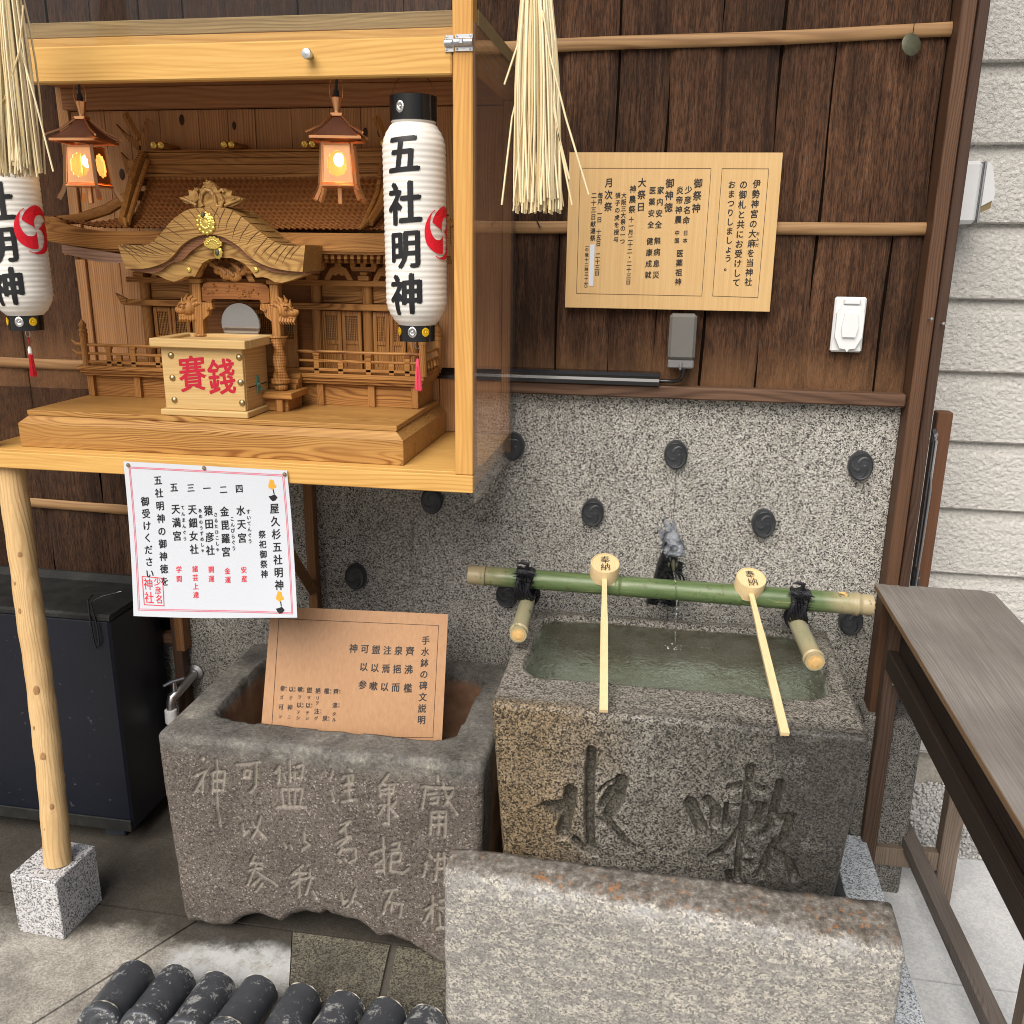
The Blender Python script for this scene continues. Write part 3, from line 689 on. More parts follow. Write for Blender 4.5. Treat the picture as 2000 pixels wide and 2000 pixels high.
for i, (x, z) in enumerate(pos):
    q = MB(); q.v, q.f, q.sm = list(bm0.v), list(bm0.f), list(bm0.sm)
    a = random.uniform(0, 6.28)
    o = obj('clay_boss', q, M['boss'], aw, local=True); o.location = (x+.35, -.0005, z); o.rotation_euler = (R(random.uniform(-3,3)), R(random.uniform(-9,9)), R(random.uniform(-5,5)))

# ---------------------------------------------------------------- stake and rod beside the corner
mb = MB(); v = MB(); q = MB(); q.box(.6135, .6475, 2.19, 2.225, -.01, 1.157, .002)
tag(obj('timber_stake', q, M['postred']), 'slim reddish timber stake standing right of the corner post', 'stake')
rod = thing('metal_rod', 'slim grey metal rod with black rubber foot between post and stake', 'rod', (.6,2.15,.7))
mb = MB(); mb.box(.604, .611, 2.15, 2.165, .74, 1.10, .002); mb.tube([(.607,2.157,1.11),(.607,2.17,1.118),(.612,2.18,1.112),(.612,2.185,1.09)], .005, 8); obj('bar', mb, M['steel'], rod)
mb = MB(); mb.tube([(.600,2.13,1.03),(.6035,2.13,.99),(.603,2.13,.86),(.600,2.13,.74)], .003, 8); obj('tube', mb, M['alu'], rod)
mb = MB(); mb.lathe([(.004,.1),(.0085,.085),(.009,.06),(.0095,.04),(.014,.02),(.016,0)], 16, (.602,2.14,.70)); obj('rubber_foot', mb, M['rubber'], rod)
mb = MB(); mb.lathe([(.0088,0),(.0092,.001),(.0092,.003),(.0088,.004)], 16, (.602,2.14,.775)); obj('band', mb, M['brass'], rod)

# ---------------------------------------------------------------- wall notice
def planar(Y, d): return (lambda p: (p[0], p[2])), (lambda u, v: (u, Y-d, v))
nb = thing('notice_board', 'pale wooden notice board with black writing in two ruled frames', 'sign', (0,2.09,1.38))
mb = MB(); mb.prism([(-.2315,1.7035),(.2105,1.7005),(.2115,1.3795),(-.2325,1.3795)][::-1], 2.076, 2.092); obj('panel', mb, M['signwood'], nb)
YN = 2.076; uv, fn = planar(YN, .0006); pix = lambda a, b: at(1080+a/4.025, 280+b/4.025, Y=YN); sc = 1/4.025*np.linalg.norm(at(1301,450,Y=YN)-at(1300,450,Y=YN))
cols = [('伊勢神宮の大麻を当神社',(1600,320),(1535,1090),66),('おふだ',(1610,710),(1603,800),30),('の御札と共にお受けして',(1497,325),(1440,1095),66),('おまつりしましょう。',(1405,325),(1372,975),62),
 ('御祭神',(1140,315),(1125,510),74),('少彦名命',(1065,365),(1047,605),62),('日本',(1042,705),(1038,765),42),('医薬祖神',(997,865),(983,1090),60),('炎帝神農',(997,370),(983,600),62),('中国',(975,705),(973,765),42),
 ('御神徳',(918,315),(907,505),74),('家内安全',(845,370),(828,640),60),('無病息災',(820,765),(808,1035),60),('医薬安全',(782,370),(768,640),58),('健康成就',(760,770),(747,1035),58),
 ('大祭日',(700,310),(690,500),72),('神農祭',(628,360),(620,520),60),('十一月二十二・二十三日',(615,600),(592,1090),46),('大阪三大祭の一つ',(557,410),(545,770),46),('張子の虎を授与',(510,410),(495,755),46),
 ('月次祭',(440,310),(433,500),72),('毎月　一日　十五日　二十三日',(372,410),(347,1020),46),('二十三日献湯祭',(322,410),(312,745),48),('︵午後十二時三十分︶',(268,800),(258,1140),34)]
mb = MB(); columns(mb, cols, pix, uv, sc, fn, .02); obj('lettering', mb, M['ink'], nb)
mb = MB()
for q in ([(215,195),(1243,197),(1170,1200),(185,1180)], [(1330,198),(1697,200),(1610,1212),(1255,1200)]):
    for a, b in zip(q, q[1:]+q[:1]): strip(mb, uv(pix(*a)), uv(pix(*b)), .0009, fn)
obj('ruled_frame', mb, M['ink_soft'], nb)
q = [pix(*p) for p in ((293,795),(329,795),(317,1121),(281,1118))]; mb = MB(); mb.prism([(p[0], p[2]) for p in q], YN-.0012, YN-.0004); obj('white_sticker', mb, M['paper'], nb)

# coin-like disc hanging from the top batten
cd = thing('metal_disc', 'small dark metal disc hanging from the top batten', 'disc', (.425,2.07,1.9))
c = at(1780,87,Y=2.075); mb = MB(); mb.lathe([(.001,-.001),(.0195,-.001),(.021,0),(.0195,.0012),(.001,.0012)], 28, (0,0,0), 'y'); Mx = Matrix.Translation(Vector(c)) @ Euler((R(-8),0,R(22))).to_matrix().to_4x4(); mb.v = [tuple(Mx @ Vector(p)) for p in mb.v]
obj('disc', mb, M['patina'], cd); mb = MB(); mb.tube([(c[0],c[1]-.002,c[2]+.02),(c[0],c[1]-.004,c[2]+.05)], .0008, 5); obj('string', mb, M['blackmat'], cd)

# outlet cover, grey box, black duct
oc = thing('outlet_cover', 'white flip-lid weatherproof outlet cover on the board wall', 'outlet', (.378,2.09,1.3))
mb = MB(); mb.box(.346, .411, 2.082, 2.094, 1.297, 1.413, .004); obj('plate', mb, M['white_plastic'], oc)
mb = MB(); o8 = [(.351,1.33),(.363,1.306),(.375,1.304),(.379,1.298),(.383,1.304),(.395,1.306),(.407,1.33),(.407,1.38),(.397,1.396),(.361,1.396),(.351,1.38)]; mb.prism(o8, 2.072, 2.082); mb.prism([(.366,1.33),(.392,1.33),(.396,1.35),(.392,1.38),(.366,1.38),(.362,1.35)], 2.066, 2.0725); obj('lid', mb, M['white_plastic'], oc)
mb = MB(); mb.box(.363, .396, 2.07, 2.0815, 1.398, 1.4095, .002); obj('hinge', mb, M['white_plastic'], oc)
gb = thing('cable_box', 'grey plastic cable cover box mounted below the notice board', 'cable box', (.03,2.09,1.25))
mb = MB(); mb.box(.0, .0585, 2.045, 2.094, 1.274, 1.372, .006); obj('cover', mb, M['grey_plastic'], gb)
mb = MB(); mb.box(.001, .0575, 2.05, 2.094, 1.2545, 1.2735, .003); mb.tube([(.029,2.049,1.268),(.0292,2.046,1.260),(.0292,2.047,1.252)], [.004,.003,.002], 8); obj('base', mb, plain('box_base', (.18,.18,.18,1), .4), gb)
mb = MB(); mb.tube([(.036,2.06,1.257),(.036,2.06,1.24),(.030,2.064,1.228),(.015,2.07,1.223),(-.014,2.076,1.222),(-.03,2.076,1.223)], .0045, 10); obj('cord', mb, M['black'], gb)
du = thing('cable_duct', 'long glossy black cable duct along the top of the sill', 'cable duct', (-.3,2.08,1.22))
mb = MB(); mb.prism([(2.056,1.2135),(2.098,1.2135),(2.098,1.2405),(2.064,1.2405),(2.058,1.234),(2.060,1.228),(2.056,1.222)], -.0155, -.80); mb.v = [(b, a, c) for a, b, c in mb.v]; obj('channel', mb, M['black'], du)

# ================================================================ STONES
def carve_field(X, Z, strokes, power='u'):
    D = np.zeros_like(X)
    for pts, r, dm in strokes:
        d = np.full_like(X, 9.0)
        for (ax, az), (bx, bz) in zip(pts, pts[1:]+([pts[-1]] if len(pts) == 1 else [])):
            dx, dz = bx-ax, bz-az; L2 = dx*dx+dz*dz+1e-12
            t = np.clip(((X-ax)*dx+(Z-az)*dz)/L2, 0, 1); d = np.minimum(d, np.hypot(X-ax-t*dx, Z-az-t*dz))
        q = np.clip(1-(d/r)**2, 0, 1)
        D = np.maximum(D, dm*np.clip(np.sqrt(q)*1.25, 0, 1))
    return D
def edges(a, b, n, r):
    return np.unique(np.concatenate([np.linspace(a, b, n), a+r*(1-np.cos(np.linspace(0, PI/2, 6))), b-r*(1-np.cos(np.linspace(0, PI/2, 6)))]))
def stone_basin(mb, x0, x1, y0, y1, zt, cav, depth, r, strokes, zbot, taper=(0,0), rough=.004, res=.0025, seed=1):
    ny = lambda d: r-np.sqrt(np.clip(r*r-(r-np.clip(d, 0, r))**2, 0, None))
    wob = lambda X, Z: rough*fbm(X, Z, 9, seed)*1.2+rough*.25*fbm(X, Z, 70, seed+5, 2)
    # front, carved
    xs = edges(x0, x1, int((x1-x0)/res), r); nv = int(zt/res); t = np.linspace(0, 1, nv)
    zb = np.array([zbot(x) for x in xs]); Z = zb[None,:]+(zt-r-zb[None,:])*t[:,None]; X = np.repeat(xs[None,:], nv, 0)
    dn = (zt-Z)/zt; Xt = X+np.where(X < (x0+x1)/2, taper[0]*dn*np.clip(((x0+x1)/2-X)/((x1-x0)/2), 0, 1), -taper[1]*dn*np.clip((X-(x0+x1)/2)/((x1-x0)/2), 0, 1))
    cv = carve_field(Xt, Z, strokes); w0 = wob(X, Z)
    Y = y0+cv+w0+ny(np.minimum(X-x0, x1-X)); Y = Y+np.clip((.02-(Z-zb[None,:]))/.02, 0, 1)**2*.012
    mb.grid(np.stack([Xt, Y, Z], 2)); nfront = nv*len(xs); groove = np.zeros(0)
    groove = (cv/max(1e-6, cv.max())).ravel()
    # top with cavity
    ys = edges(y0, y1, int((y1-y0)/.005), r); xt = edges(x0, x1, int((x1-x0)/.005), r)
    XX, YY = np.meshgrid(xt, ys); d = np.minimum(np.minimum(XX-x0, x1-XX), np.minimum(YY-y0, y1-YY))
    dx_ = np.clip(np.maximum(x0+r-XX, XX-(x1-r))/r, 0, 1); dy_ = np.clip((y0+r-YY)/r, 0, 1); mx_ = np.maximum(dx_, dy_); hp = np.hypot(dx_, dy_)+1e-9; sc_ = np.where((dx_ > 0) & (dy_ > 0), mx_/hp, 1.0)
    XR = np.where(XX < (x0+x1)/2, x0+r-dx_*sc_*r, x1-r+dx_*sc_*r); XR = np.where(dx_ > 0, XR, XX); YR = np.where(dy_ > 0, y0+r-dy_*sc_*r, YY)
    H = zt-ny(d)+wob(XX, YY+5)*.8*np.clip(d/r, 0, 1)
    cx0, cx1, cy0, cy1, cr = cav; cx, cy = (cx0+cx1)/2, (cy0+cy1)/2
    qx = np.abs(XX-cx)-(cx1-cx0)/2+cr; qy = np.abs(YY-cy)-(cy1-cy0)/2+cr
    sd = np.hypot(np.maximum(qx, 0), np.maximum(qy, 0))+np.minimum(np.maximum(qx, qy), 0)-cr+.012*fbm(XX, YY, 9, seed+9)
    H = H-depth*np.clip((-sd+.003)/.028, 0, 1)**.8+.006*fbm(XX, YY, 14, seed+3)*(sd < -.03)
    Yw = YR+np.interp(XX, xs, w0[-1])*np.clip(1-(YY-y0)/.03, 0, 1)
    mb.grid(np.stack([XR, Yw, H], 2))
    for sx, xe in ((0, x0), (1, x1)):
        ys2 = np.linspace(y0+r, y1, 60); t2 = np.linspace(0, 1, 60); zb2 = zbot(xe)
        Z2 = zb2+(zt-r-zb2)*t2[:,None]+0*ys2[None,:]; Y2 = ys2[None,:]+0*t2[:,None]; tp = taper[0] if sx == 0 else -taper[1]
        X2 = xe+tp*(zt-Z2)/zt+wob(Y2+2, Z2)*.8*np.clip((zt-r-Z2)/.03, 0, 1)
        mb.grid(np.stack([X2, Y2, Z2], 2), flip=(sx == 0))
    mb.add([(x0,y1,zbot(x0)),(x1,y1,zbot(x1)),(x1,y1,zt-r),(x0,y1,zt-r)], [(0,1,2,3)])
    return groove
def link_stone(name, mb, mat, parent, groove):
    o = obj(name, mb, mat, parent, normals=False)
    a = o.data.attributes.new('groove', 'FLOAT', 'POINT'); arr = np.zeros(len(o.data.vertices)); arr[:len(groove)] = groove; a.data.foreach_set('value', arr)
    return o
def groove_mix(mat, c, f):
    nt = mat.node_tree; b = nt.nodes['Principled BSDF']; src = b.inputs['Base Color'].links[0].from_socket
    a = nt.nodes.new('ShaderNodeAttribute'); a.attribute_name = 'groove'; mu = nt.nodes.new('ShaderNodeMath'); mu.operation = 'MULTIPLY'; mu.inputs[1].default_value = f; nt.links.new(a.outputs['Fac'], mu.inputs[0])
    x = nt.nodes.new('ShaderNodeMix'); x.data_type = 'RGBA'; nt.links.new(mu.outputs[0], x.inputs[0]); nt.links.new(src, x.inputs[6]); x.inputs[7].default_value = c; nt.links.new(x.outputs[2], b.inputs['Base Color'])

# right basin -----------------------------------------------------
YF = 1.565
def strokes_px(data, ox, oy, k, Y, depth):
    out = []
    for pts, r in data:
        P = [at(ox+a/k, oy+b/k, Y=Y) for a, b in pts]; s = np.linalg.norm(at(ox+1,oy,Y=Y)-at(ox,oy,Y=Y))/k
        out.append(([(p[0], p[2]) for p in P], r*s, depth))
    return out
mizu = [([(1000,110),(975,500),(970,900),(980,1200),(1010,1390)],66),([(1005,1390),(900,1330),(800,1225)],48),([(740,610),(710,800),(640,1150)],85),([(410,800),(560,830),(680,740)],52),([(470,860),(600,940)],55),([(480,820),(610,800),(650,960)],88),([(1260,600),(1150,800)],70),
 ([(1380,470),(1330,730),(1220,910)],80),([(1330,450),(1200,520),(1060,640)],22),([(1080,985),(1200,1000),(1330,1150),(1480,1330)],62)]
kuchi = [([(180,760),(260,950),(330,1110)],85),([(400,730),(500,850),(490,1010)],66),([(950,320),(930,450)],58),([(690,570),(900,540),(1090,590)],58),([(900,560),(880,800),(840,1080),(780,1500),(780,1720)],46),([(640,780),(620,1060)],36),([(640,800),(880,800)],28),
 ([(920,800),(1090,800),(990,1040),(870,1060)],52),([(800,1120),(680,1300),(450,1450)],58),([(470,1470),(620,1450)],46),([(860,1330),(960,1400)],48),([(880,1500),(960,1560)],38),([(1310,510),(1260,750),(1200,960)],54),([(1200,980),(1460,940),(1350,1220),(1240,1310)],62),
 ([(1200,1050),(1080,1180)],48),([(1220,1320),(1130,1500),(1080,1680)],56),([(1290,1420),(1430,1520),(1490,1700)],66),([(660,1640),(690,1800)],48)]
st = strokes_px(mizu, 1000, 1450, 6.44, YF, .024)+strokes_px(kuchi, 1320, 1450, 6.44, YF, .021)
rb = thing('stone_basin', 'grey granite water basin with two large carved characters and clear water', 'water basin', (.05,1.80,0))
mb = MB(); gv = stone_basin(mb, -.300, .402, YF, 2.07, .658, (-.258,.358,1.700,2.03,.06), .15, .012, st, lambda x: .0, (.05,.05), .005, .0025, 3)
groove_mix(M['basin'], (.03,.027,.02,1), .68); link_stone('basin_block', mb, M['basin'], rb, gv)  # dark tint stands for the shade inside the carved strokes
mb = MB(); xs = np.linspace(-.262, .362, 200); ys = np.linspace(1.695, 2.033, 110); XX, YY = np.meshgrid(xs, ys)
dd = np.hypot(XX-.03, YY-1.93); mb.grid(np.stack([XX, YY, .644+.0035*fbm(XX, YY, 30, 4, 4)+.0022*np.sin(dd*150)*np.exp(-dd*14)], 2))
wat = obj('water', mb, M['water'], origin=(.05,1.85,.64), normals=False); tag(wat, kind='structure')

# left basin ------------------------------------------------------
YL = 1.59
kz = [[(290,225)],[(250,315),(310,290),(250,400)],[(290,330),(290,400)],[(345,300),(345,400)],[(345,300),(410,295),(400,395),(345,395)],[(345,345),(400,340)],[(365,230),(370,450),(385,590)],
[(470,260),(600,240)],[(515,290),(545,285),(540,325),(515,325),(515,290)],[(580,250),(575,370),(550,405)],[(500,580),(510,640),(535,615)],[(555,570),(565,600)],[(600,540),(575,620),(555,655)],[(590,620),(630,660)],
[(570,750),(550,790),(610,790)],[(540,830),(610,815)],[(580,790),(530,910)],[(580,840),(690,910)],[(590,880),(560,905)],[(610,900),(575,945)],
[(700,270),(680,300)],[(700,290),(695,360)],[(755,240),(758,350)],[(800,270),(830,260),(820,330)],[(720,310),(730,340)],[(780,300),(785,340)],[(710,400),(720,480)],[(710,395),(825,390),(810,480)],[(750,400),(755,475)],[(785,400),(780,475)],[(690,490),(845,490)],
[(725,680),(740,705)],[(760,690),(770,710)],[(835,620),(840,670),(865,690),(830,710)],[(830,800),(780,840)],[(775,850),(850,840)],[(770,890),(850,870)],[(810,830),(810,970)],[(805,890),(770,920)],[(870,820),(860,870),(895,865)],[(870,880),(850,950)],[(880,940),(905,980)],
[(990,290),(980,330)],[(980,400),(995,455)],[(1080,275),(1095,290)],[(1050,320),(1100,310),(1095,360),(1055,365)],[(1055,400),(1105,390)],[(1075,320),(1078,450)],[(1040,460),(1115,445)],
[(1040,580),(1085,565),(1030,620)],[(1055,600),(1060,670)],[(1010,680),(1085,650),(1030,700)],[(1040,710),(1020,740)],[(1040,720),(1110,715),(1115,770),(1085,785)],[(1020,770),(1035,785)],[(1050,765),(1060,780)],[(1035,950),(1045,1010),(1070,990)],[(1115,935),(1090,1000),(1070,1025)],[(1110,1000),(1140,1025)],
[(1290,315),(1240,380),(1245,430)],[(1260,370),(1320,370),(1310,420),(1260,420)],[(1265,395),(1310,395)],[(1290,370),(1290,580),(1265,575)],[(1245,480),(1270,480),(1240,530)],[(1330,460),(1300,500),(1340,540)],
[(1195,740),(1270,710)],[(1260,650),(1265,830),(1225,830)],[(1220,800),(1265,770)],[(1310,690),(1350,680),(1340,720),(1310,720)],[(1300,740),(1360,735),(1350,780),(1305,790)],[(1305,740),(1300,830),(1370,845),(1400,820)],
[(1270,945),(1335,935)],[(1310,945),(1290,990)],[(1265,1060),(1280,1000),(1365,1010),(1355,1075)],[(1310,1010),(1305,1050)],
[(1555,315),(1560,345)],[(1475,380),(1640,380)],[(1490,385),(1470,500)],[(1510,420),(1550,410)],[(1520,440),(1560,435),(1550,470),(1515,470)],[(1585,350),(1610,450),(1660,530)],[(1640,400),(1600,470)],[(1520,520),(1515,640)],[(1520,520),(1600,515),(1595,650)],[(1535,550),(1590,545)],[(1535,590),(1590,585)],[(1560,520),(1560,630)],
[(1510,740),(1525,760)],[(1485,800),(1500,780),(1480,860)],[(1540,770),(1600,760)],[(1540,820),(1600,815)],[(1560,735),(1545,880)],[(1590,735),(1595,890)],[(1490,1040),(1550,1010)],[(1530,965),(1525,1110)],[(1520,1040),(1485,1110)],[(1570,990),(1600,985)],[(1560,1030),(1600,1030)],[(1565,1060),(1570,1130)],[(1555,1140),(1600,1135)]]
st = strokes_px([(p, 9 if len(p) > 1 else 14) for p in kz], 290, 1400, 2.76, YL, .0055)
bt = [(140,1080),(175,1130),(240,1132),(300,1150),(390,1160),(480,1112),(560,1092),(630,1110),(690,1138),(760,1098),(840,1080),(920,1098),(955,1074),(985,1095),(1060,1122),(1140,1142),(1190,1180),(1240,1226),(1320,1215),(1420,1250),(1500,1300),(1590,1360)]
bw = [at(290+a/2.76, 1400+b/2.76, Y=YL) for a, b in bt]; bxs = [p[0] for p in bw]; bzs = [max(.0, p[2]+.008) for p in bw]
lb = thing('old_basin', 'brownish old stone basin with carved verse and broken lower edge', 'water basin', (-.68,1.83,0))
mb = MB(); gv = stone_basin(mb, -1.035, -.318, YL, 2.07, .502, (-.955,-.40,1.672,2.0,.05), .26, .018, st, lambda x: float(np.interp(x, bxs, bzs))+.004*vnoise(x*1.0, x*0+3, 60, 2), (.02,.012), .006, .0021, 8)
groove_mix(M['basin_brown'], (.46,.42,.36,1), .42); link_stone('basin_block', mb, M['basin_brown'], lb, gv)  # pale deposit in the strokes, their lit edges put into the same tint
for x, y in ((-.95,1.9),(-.42,1.9),(-.98,1.72)):     # packing stones it rests on
    pass

# front slab, curb --------------------------------------------------
tr = thing('stone_slab', 'low lichen spotted stone slab standing in front of the right basin', 'stone slab', (.045,1.44,0))
mb = MB(); xs = edges(-.360, .452, 180, .012); sec = []
for i, x in enumerate(xs):
    t = (x+.36)/.81; yb = 1.478-.008*t; yf = 1.425-.06*t; zt = .388-.002*t; c = []
    e = min(x+.36, .452-x); ee = .012-math.sqrt(max(0, .012**2-(.012-min(e,.012))**2))
    for k2 in range(9):                               # rounded top
        a = k2/8; rr = .026; 
        c.append((yb-a*(yb-yf), zt-.005*a-.011*(a**5)-ee))
    for k2 in range(1, 50):
        c.append((yf-.010*math.sin(min(1, k2/6)*PI/2)+ee, zt-.016-.37*k2/49-ee-.006*min(1, k2/5)))
    back = [(yb+.002-ee, zt-.38*k2/10-.004) for k2 in range(10, 0, -1)]
    sec.append([(x, yy, zz) for yy, zz in back+c])
G = np.array(sec); nn = fbm(G[:,:,0]*1.0+G[:,:,1], G[:,:,2], 12, 4, 5); G[:,:,1] += .006*nn; G[:,:,2] += .005*fbm(G[:,:,0], G[:,:,1]+3, 16, 6, 4)
mb.grid(G, flip=True)
for e in (0, -1):
    o = len(mb.v); mb.v.extend([tuple(p) for p in G[e]]); mb.f.append(tuple(range(o, o+G.shape[1]))); mb.sm.append(False)
obj('slab', mb, M['trough'], tr, normals=False)
cu = thing('granite_curb', 'bluish white cut granite curb running beside the right basin', 'curb', (.49,1.6,0))
mb = MB(); mb.box(.452, .535, .6, 2.019, -.005, .15, .002); obj('kerb_stone', mb, M['granite_curb'], cu)

# pole on granite block ----------------------------------------------
gbk = Matrix.Translation((-1.262,1.512,0)) @ Matrix.Rotation(R(-3), 4, 'Z')
mb = MB(); mb.box(-.118, 0, 0, .135, .0, .152, .002, M=gbk)
tag(obj('granite_block', mb, M['granite_white'], origin=(-1.32,1.58,0)), 'salt and pepper granite footing block under the round pole', 'stone block')
mb = MB(); pts = []; rr = []; ptop = at(27, 905, Y=1.70)
for i in range(40):
    t = i/39; pts.append((-1.300+.006*math.sin(t*5)+(ptop[0]+1.300)*t, 1.575+.125*t, .1525+(1.0595-.1525)*t)); rr.append(.0285-.0005*t+.0007*math.sin(i*1.7)+.0006*math.sin(i*.6))
mb.tube(pts, rr, 26)
V = np.array(mb.v); tt_ = (V[:,2]-.1525)/.907; th = np.arctan2(V[:,1]-1.575-.125*tt_, V[:,0]+1.3-(ptop[0]+1.3)*tt_); rad = .0009*fbm(th*2, V[:,2]*3, 3, 3, 4); V[:,0] += np.cos(th)*rad; V[:,1] += np.sin(th)*rad; mb.v = V.tolist()
pole = thing('wooden_pole', 'peeled round wooden pole propping up the cabinet', 'pole', (-1.3,1.58,.152))
obj('trunk', mb, M['polewood'], pole)
kn_ = plain('knot', (.36,.20,.085,1), .6, var=.5, scale=200)
for zz, a, s in ((.86,-60,.9),(.80,-100,.5),(.74,-95,.7),(.565,-70,1.2),(.48,-105,.6),(.415,-75,1.2),(.30,-60,.8),(.245,-100,.6)):
    mb = MB(); tz = (zz-.1525)/.907; c = (-1.300+.006*math.sin(tz*5)+(ptop[0]+1.3)*tz+.0285*math.cos(R(a)), 1.575+.125*tz+.0285*math.sin(R(a)), zz); mb.ball(c, .0065*s, 10, (.8,.12,1.7), Matrix.Rotation(R(a+90), 3, 'Z')); obj('knot', mb, kn_, pole)

# navy tank, tap ------------------------------------------------------
tk = thing('storage_tank', 'dark navy metal tank standing under the cabinet', 'tank', (-1.7,1.95,0))
mb = MB(); mb.box(-2.3, -1.286, 1.84, 2.06, .05, .635, .006); obj('body', mb, M['tank'], tk)
mb = MB(); mb.prism([(1.836,.636),(2.062,.636),(2.062,.668),(2.055,.668),(2.04,.652),(1.842,.650),(1.836,.645)], -1.282, -2.3); mb.v = [(b, a, c) for a, b, c in mb.v]; obj('lid', mb, M['tanklid'], tk)
mb = MB(); mb.box(-2.3, -1.288, 1.834, 1.8395, .052, .085, .002); obj('lower_flange', mb, M['tanklid'], tk)
for xx in (-1.40, -1.9): mb = MB(); mb.box(xx, xx+.06, 1.88, 2.0, 0, .05, .003); obj('foot', mb, M['rubber'], tk)
mb = MB(); c0 = at(172,1172,Y=1.833); mb.tube([c0+[0,.02,.006], c0, c0+[0,-.001,-.06], c0+[.002,0,-.11], c0+[.008,0,-.125], c0+[.016,0,-.11], c0+[.014,0,-.06], c0+[.006,0,-.005], c0+[.03,.01,.008],c0+[.07,.03,.016]], .0022, 8)
tag(obj('cord_loop', mb, M['black']), 'black cord hanging in a loop over the tank front', 'cord')
mb = MB(); mb.box(-1.262, -1.235, 2.06, 2.095, .0, .70, .002); tag(obj('dark_batten', mb, M['postdark']), 'narrow dark upright batten behind the tap beside the tank', 'batten')
tp = thing('water_tap', 'old metal water tap with white hose fitting beside tank', 'tap', (-1.235,2.09,.38))
mb = MB(); mb.lathe([(.022,0),(.022,.006),(.012,.010),(.012,.016)], 20, (-1.222,2.099,.385), 'y'); mb.tube([(-1.222,2.095,.385),(-1.228,2.05,.372),(-1.236,2.02,.36),(-1.243,2.005,.352),(-1.246,2.0,.335),(-1.247,1.999,.315)], [.012,.013,.0135,.013,.011,.010], 14); obj('tap_body', mb, M['alu'], tp)
mb = MB(); mb.tube([(-1.238,2.012,.37),(-1.238,2.012,.395)], [.008,.006], 10); mb.tube([(-1.256,1.99,.392),(-1.24,2.008,.398),(-1.215,2.025,.402)], [.004,.0055,.004], 8); obj('handle', mb, M['steel'], tp)
mb = MB(); mb.lathe([(.012,.026),(.0155,.024),(.0165,.0),(.016,-.012),(.013,-.014)], 20, (-1.247,1.999,.295)); obj('hose_fitting', mb, M['white_plastic'], tp)
mb = MB(); mb.tube([(-1.247,1.999,.283),(-1.247,1.999,.27)], [.005,.004], 10); obj('nozzle', mb, M['rubber'], tp)

# roof-tile edging -----------------------------------------------------
def ridge_tile():
    q = MB(); L = .14; Rr = .0415; n = 22
    G = np.zeros((16, n, 3))
    for i in range(16):
        t = i/15
        for j in range(n):
            a = -.25+(PI+.5)*j/(n-1); G[i,j] = (Rr*math.cos(a), -L*t, Rr*math.sin(a))
    q.grid(G, flip=True)
    G2 = G.copy(); G2[:,:,0] *= .80; G2[:,:,2] *= .80; q.grid(G2)
    for e in (0, -1):
        o = len(q.v); q.v.extend(map(tuple, G[e])); q.v.extend(map(tuple, G2[e]))
        for j in range(n-1): q.f.append((o+j, o+j+1, o+n+j+1, o+n+j)); q.sm.append(False)
    return q
def front_disc():
    q = boss_mesh(.0435, .0435, .022); q.v = [(a, b-.137, c+.002) for a, b, c in q.v]; return q
tops = [(226,1890),(320,1893)]
tile_px = [(261,1878),(342,1888),(421,1899),(503,1908),(587,1925),(673,1937),(755,1953),(834,1967)]
lab = ['leftmost dark round roof tile of the edging row, nearly bare of lichen','second roof tile from the left in the edging row','third edging roof tile from the left, white flecks along its crown','fourth edging roof tile, broken pale mortar crescent on its face','fifth edging roof tile, widely patched with grey lichen','sixth edging roof tile, grey lichen flecks on top','seventh edging roof tile, smooth dark glaze with a soft sheen','rightmost dark round roof tile touching the stone slab']
first = None
for i, (px, py) in enumerate(tile_px):
    c = at(px, py, Z=.072)
    loc = (c[0], c[1]+.000, .030+.002*math.sin(i*2.2)); rz = R(7-i*2.0+random.uniform(-2,2))
    if first is None:
        first = thing('roof_tile', lab[0], 'roof tile', loc, rz, 'row of round roof tiles along the front edge')
        obj('tile_barrel', ridge_tile(), M['tile'], first, local=True); o = obj('tile_face', front_disc(), M['tile'], first, local=True)
        q = MB(); q.tube([(.0415*math.cos(a), -.136, .0415*math.sin(a)) for a in np.linspace(.5,2.3,9)], [.001,.003,.0045,.0035,.005,.003,.004,.003,.001], 8); mo = obj('mortar', q, M['mortar'], first, local=True); q = MB(); q.tube([((.0405+.0008*math.sin(a*7))*math.cos(a), .0004, (.0405+.0008*math.sin(a*7))*math.sin(a)) for a in np.linspace(.25,2.8,26)], [.0006+.0012*random.random() for _ in range(26)], 6); obj('chipped_rim', q, M['mortar'], first, local=True)
    else: t = dup(first, loc, rz, lab[i])
    cur = first if i == 0 else t
    if i in (1,2,4,5,6,7):
        for ch in list(cur.children):
            if ch.name.startswith('mortar'): bpy.data.objects.remove(ch)
    cur.rotation_euler = (R(-9), R(random.uniform(-6,6)), rz)

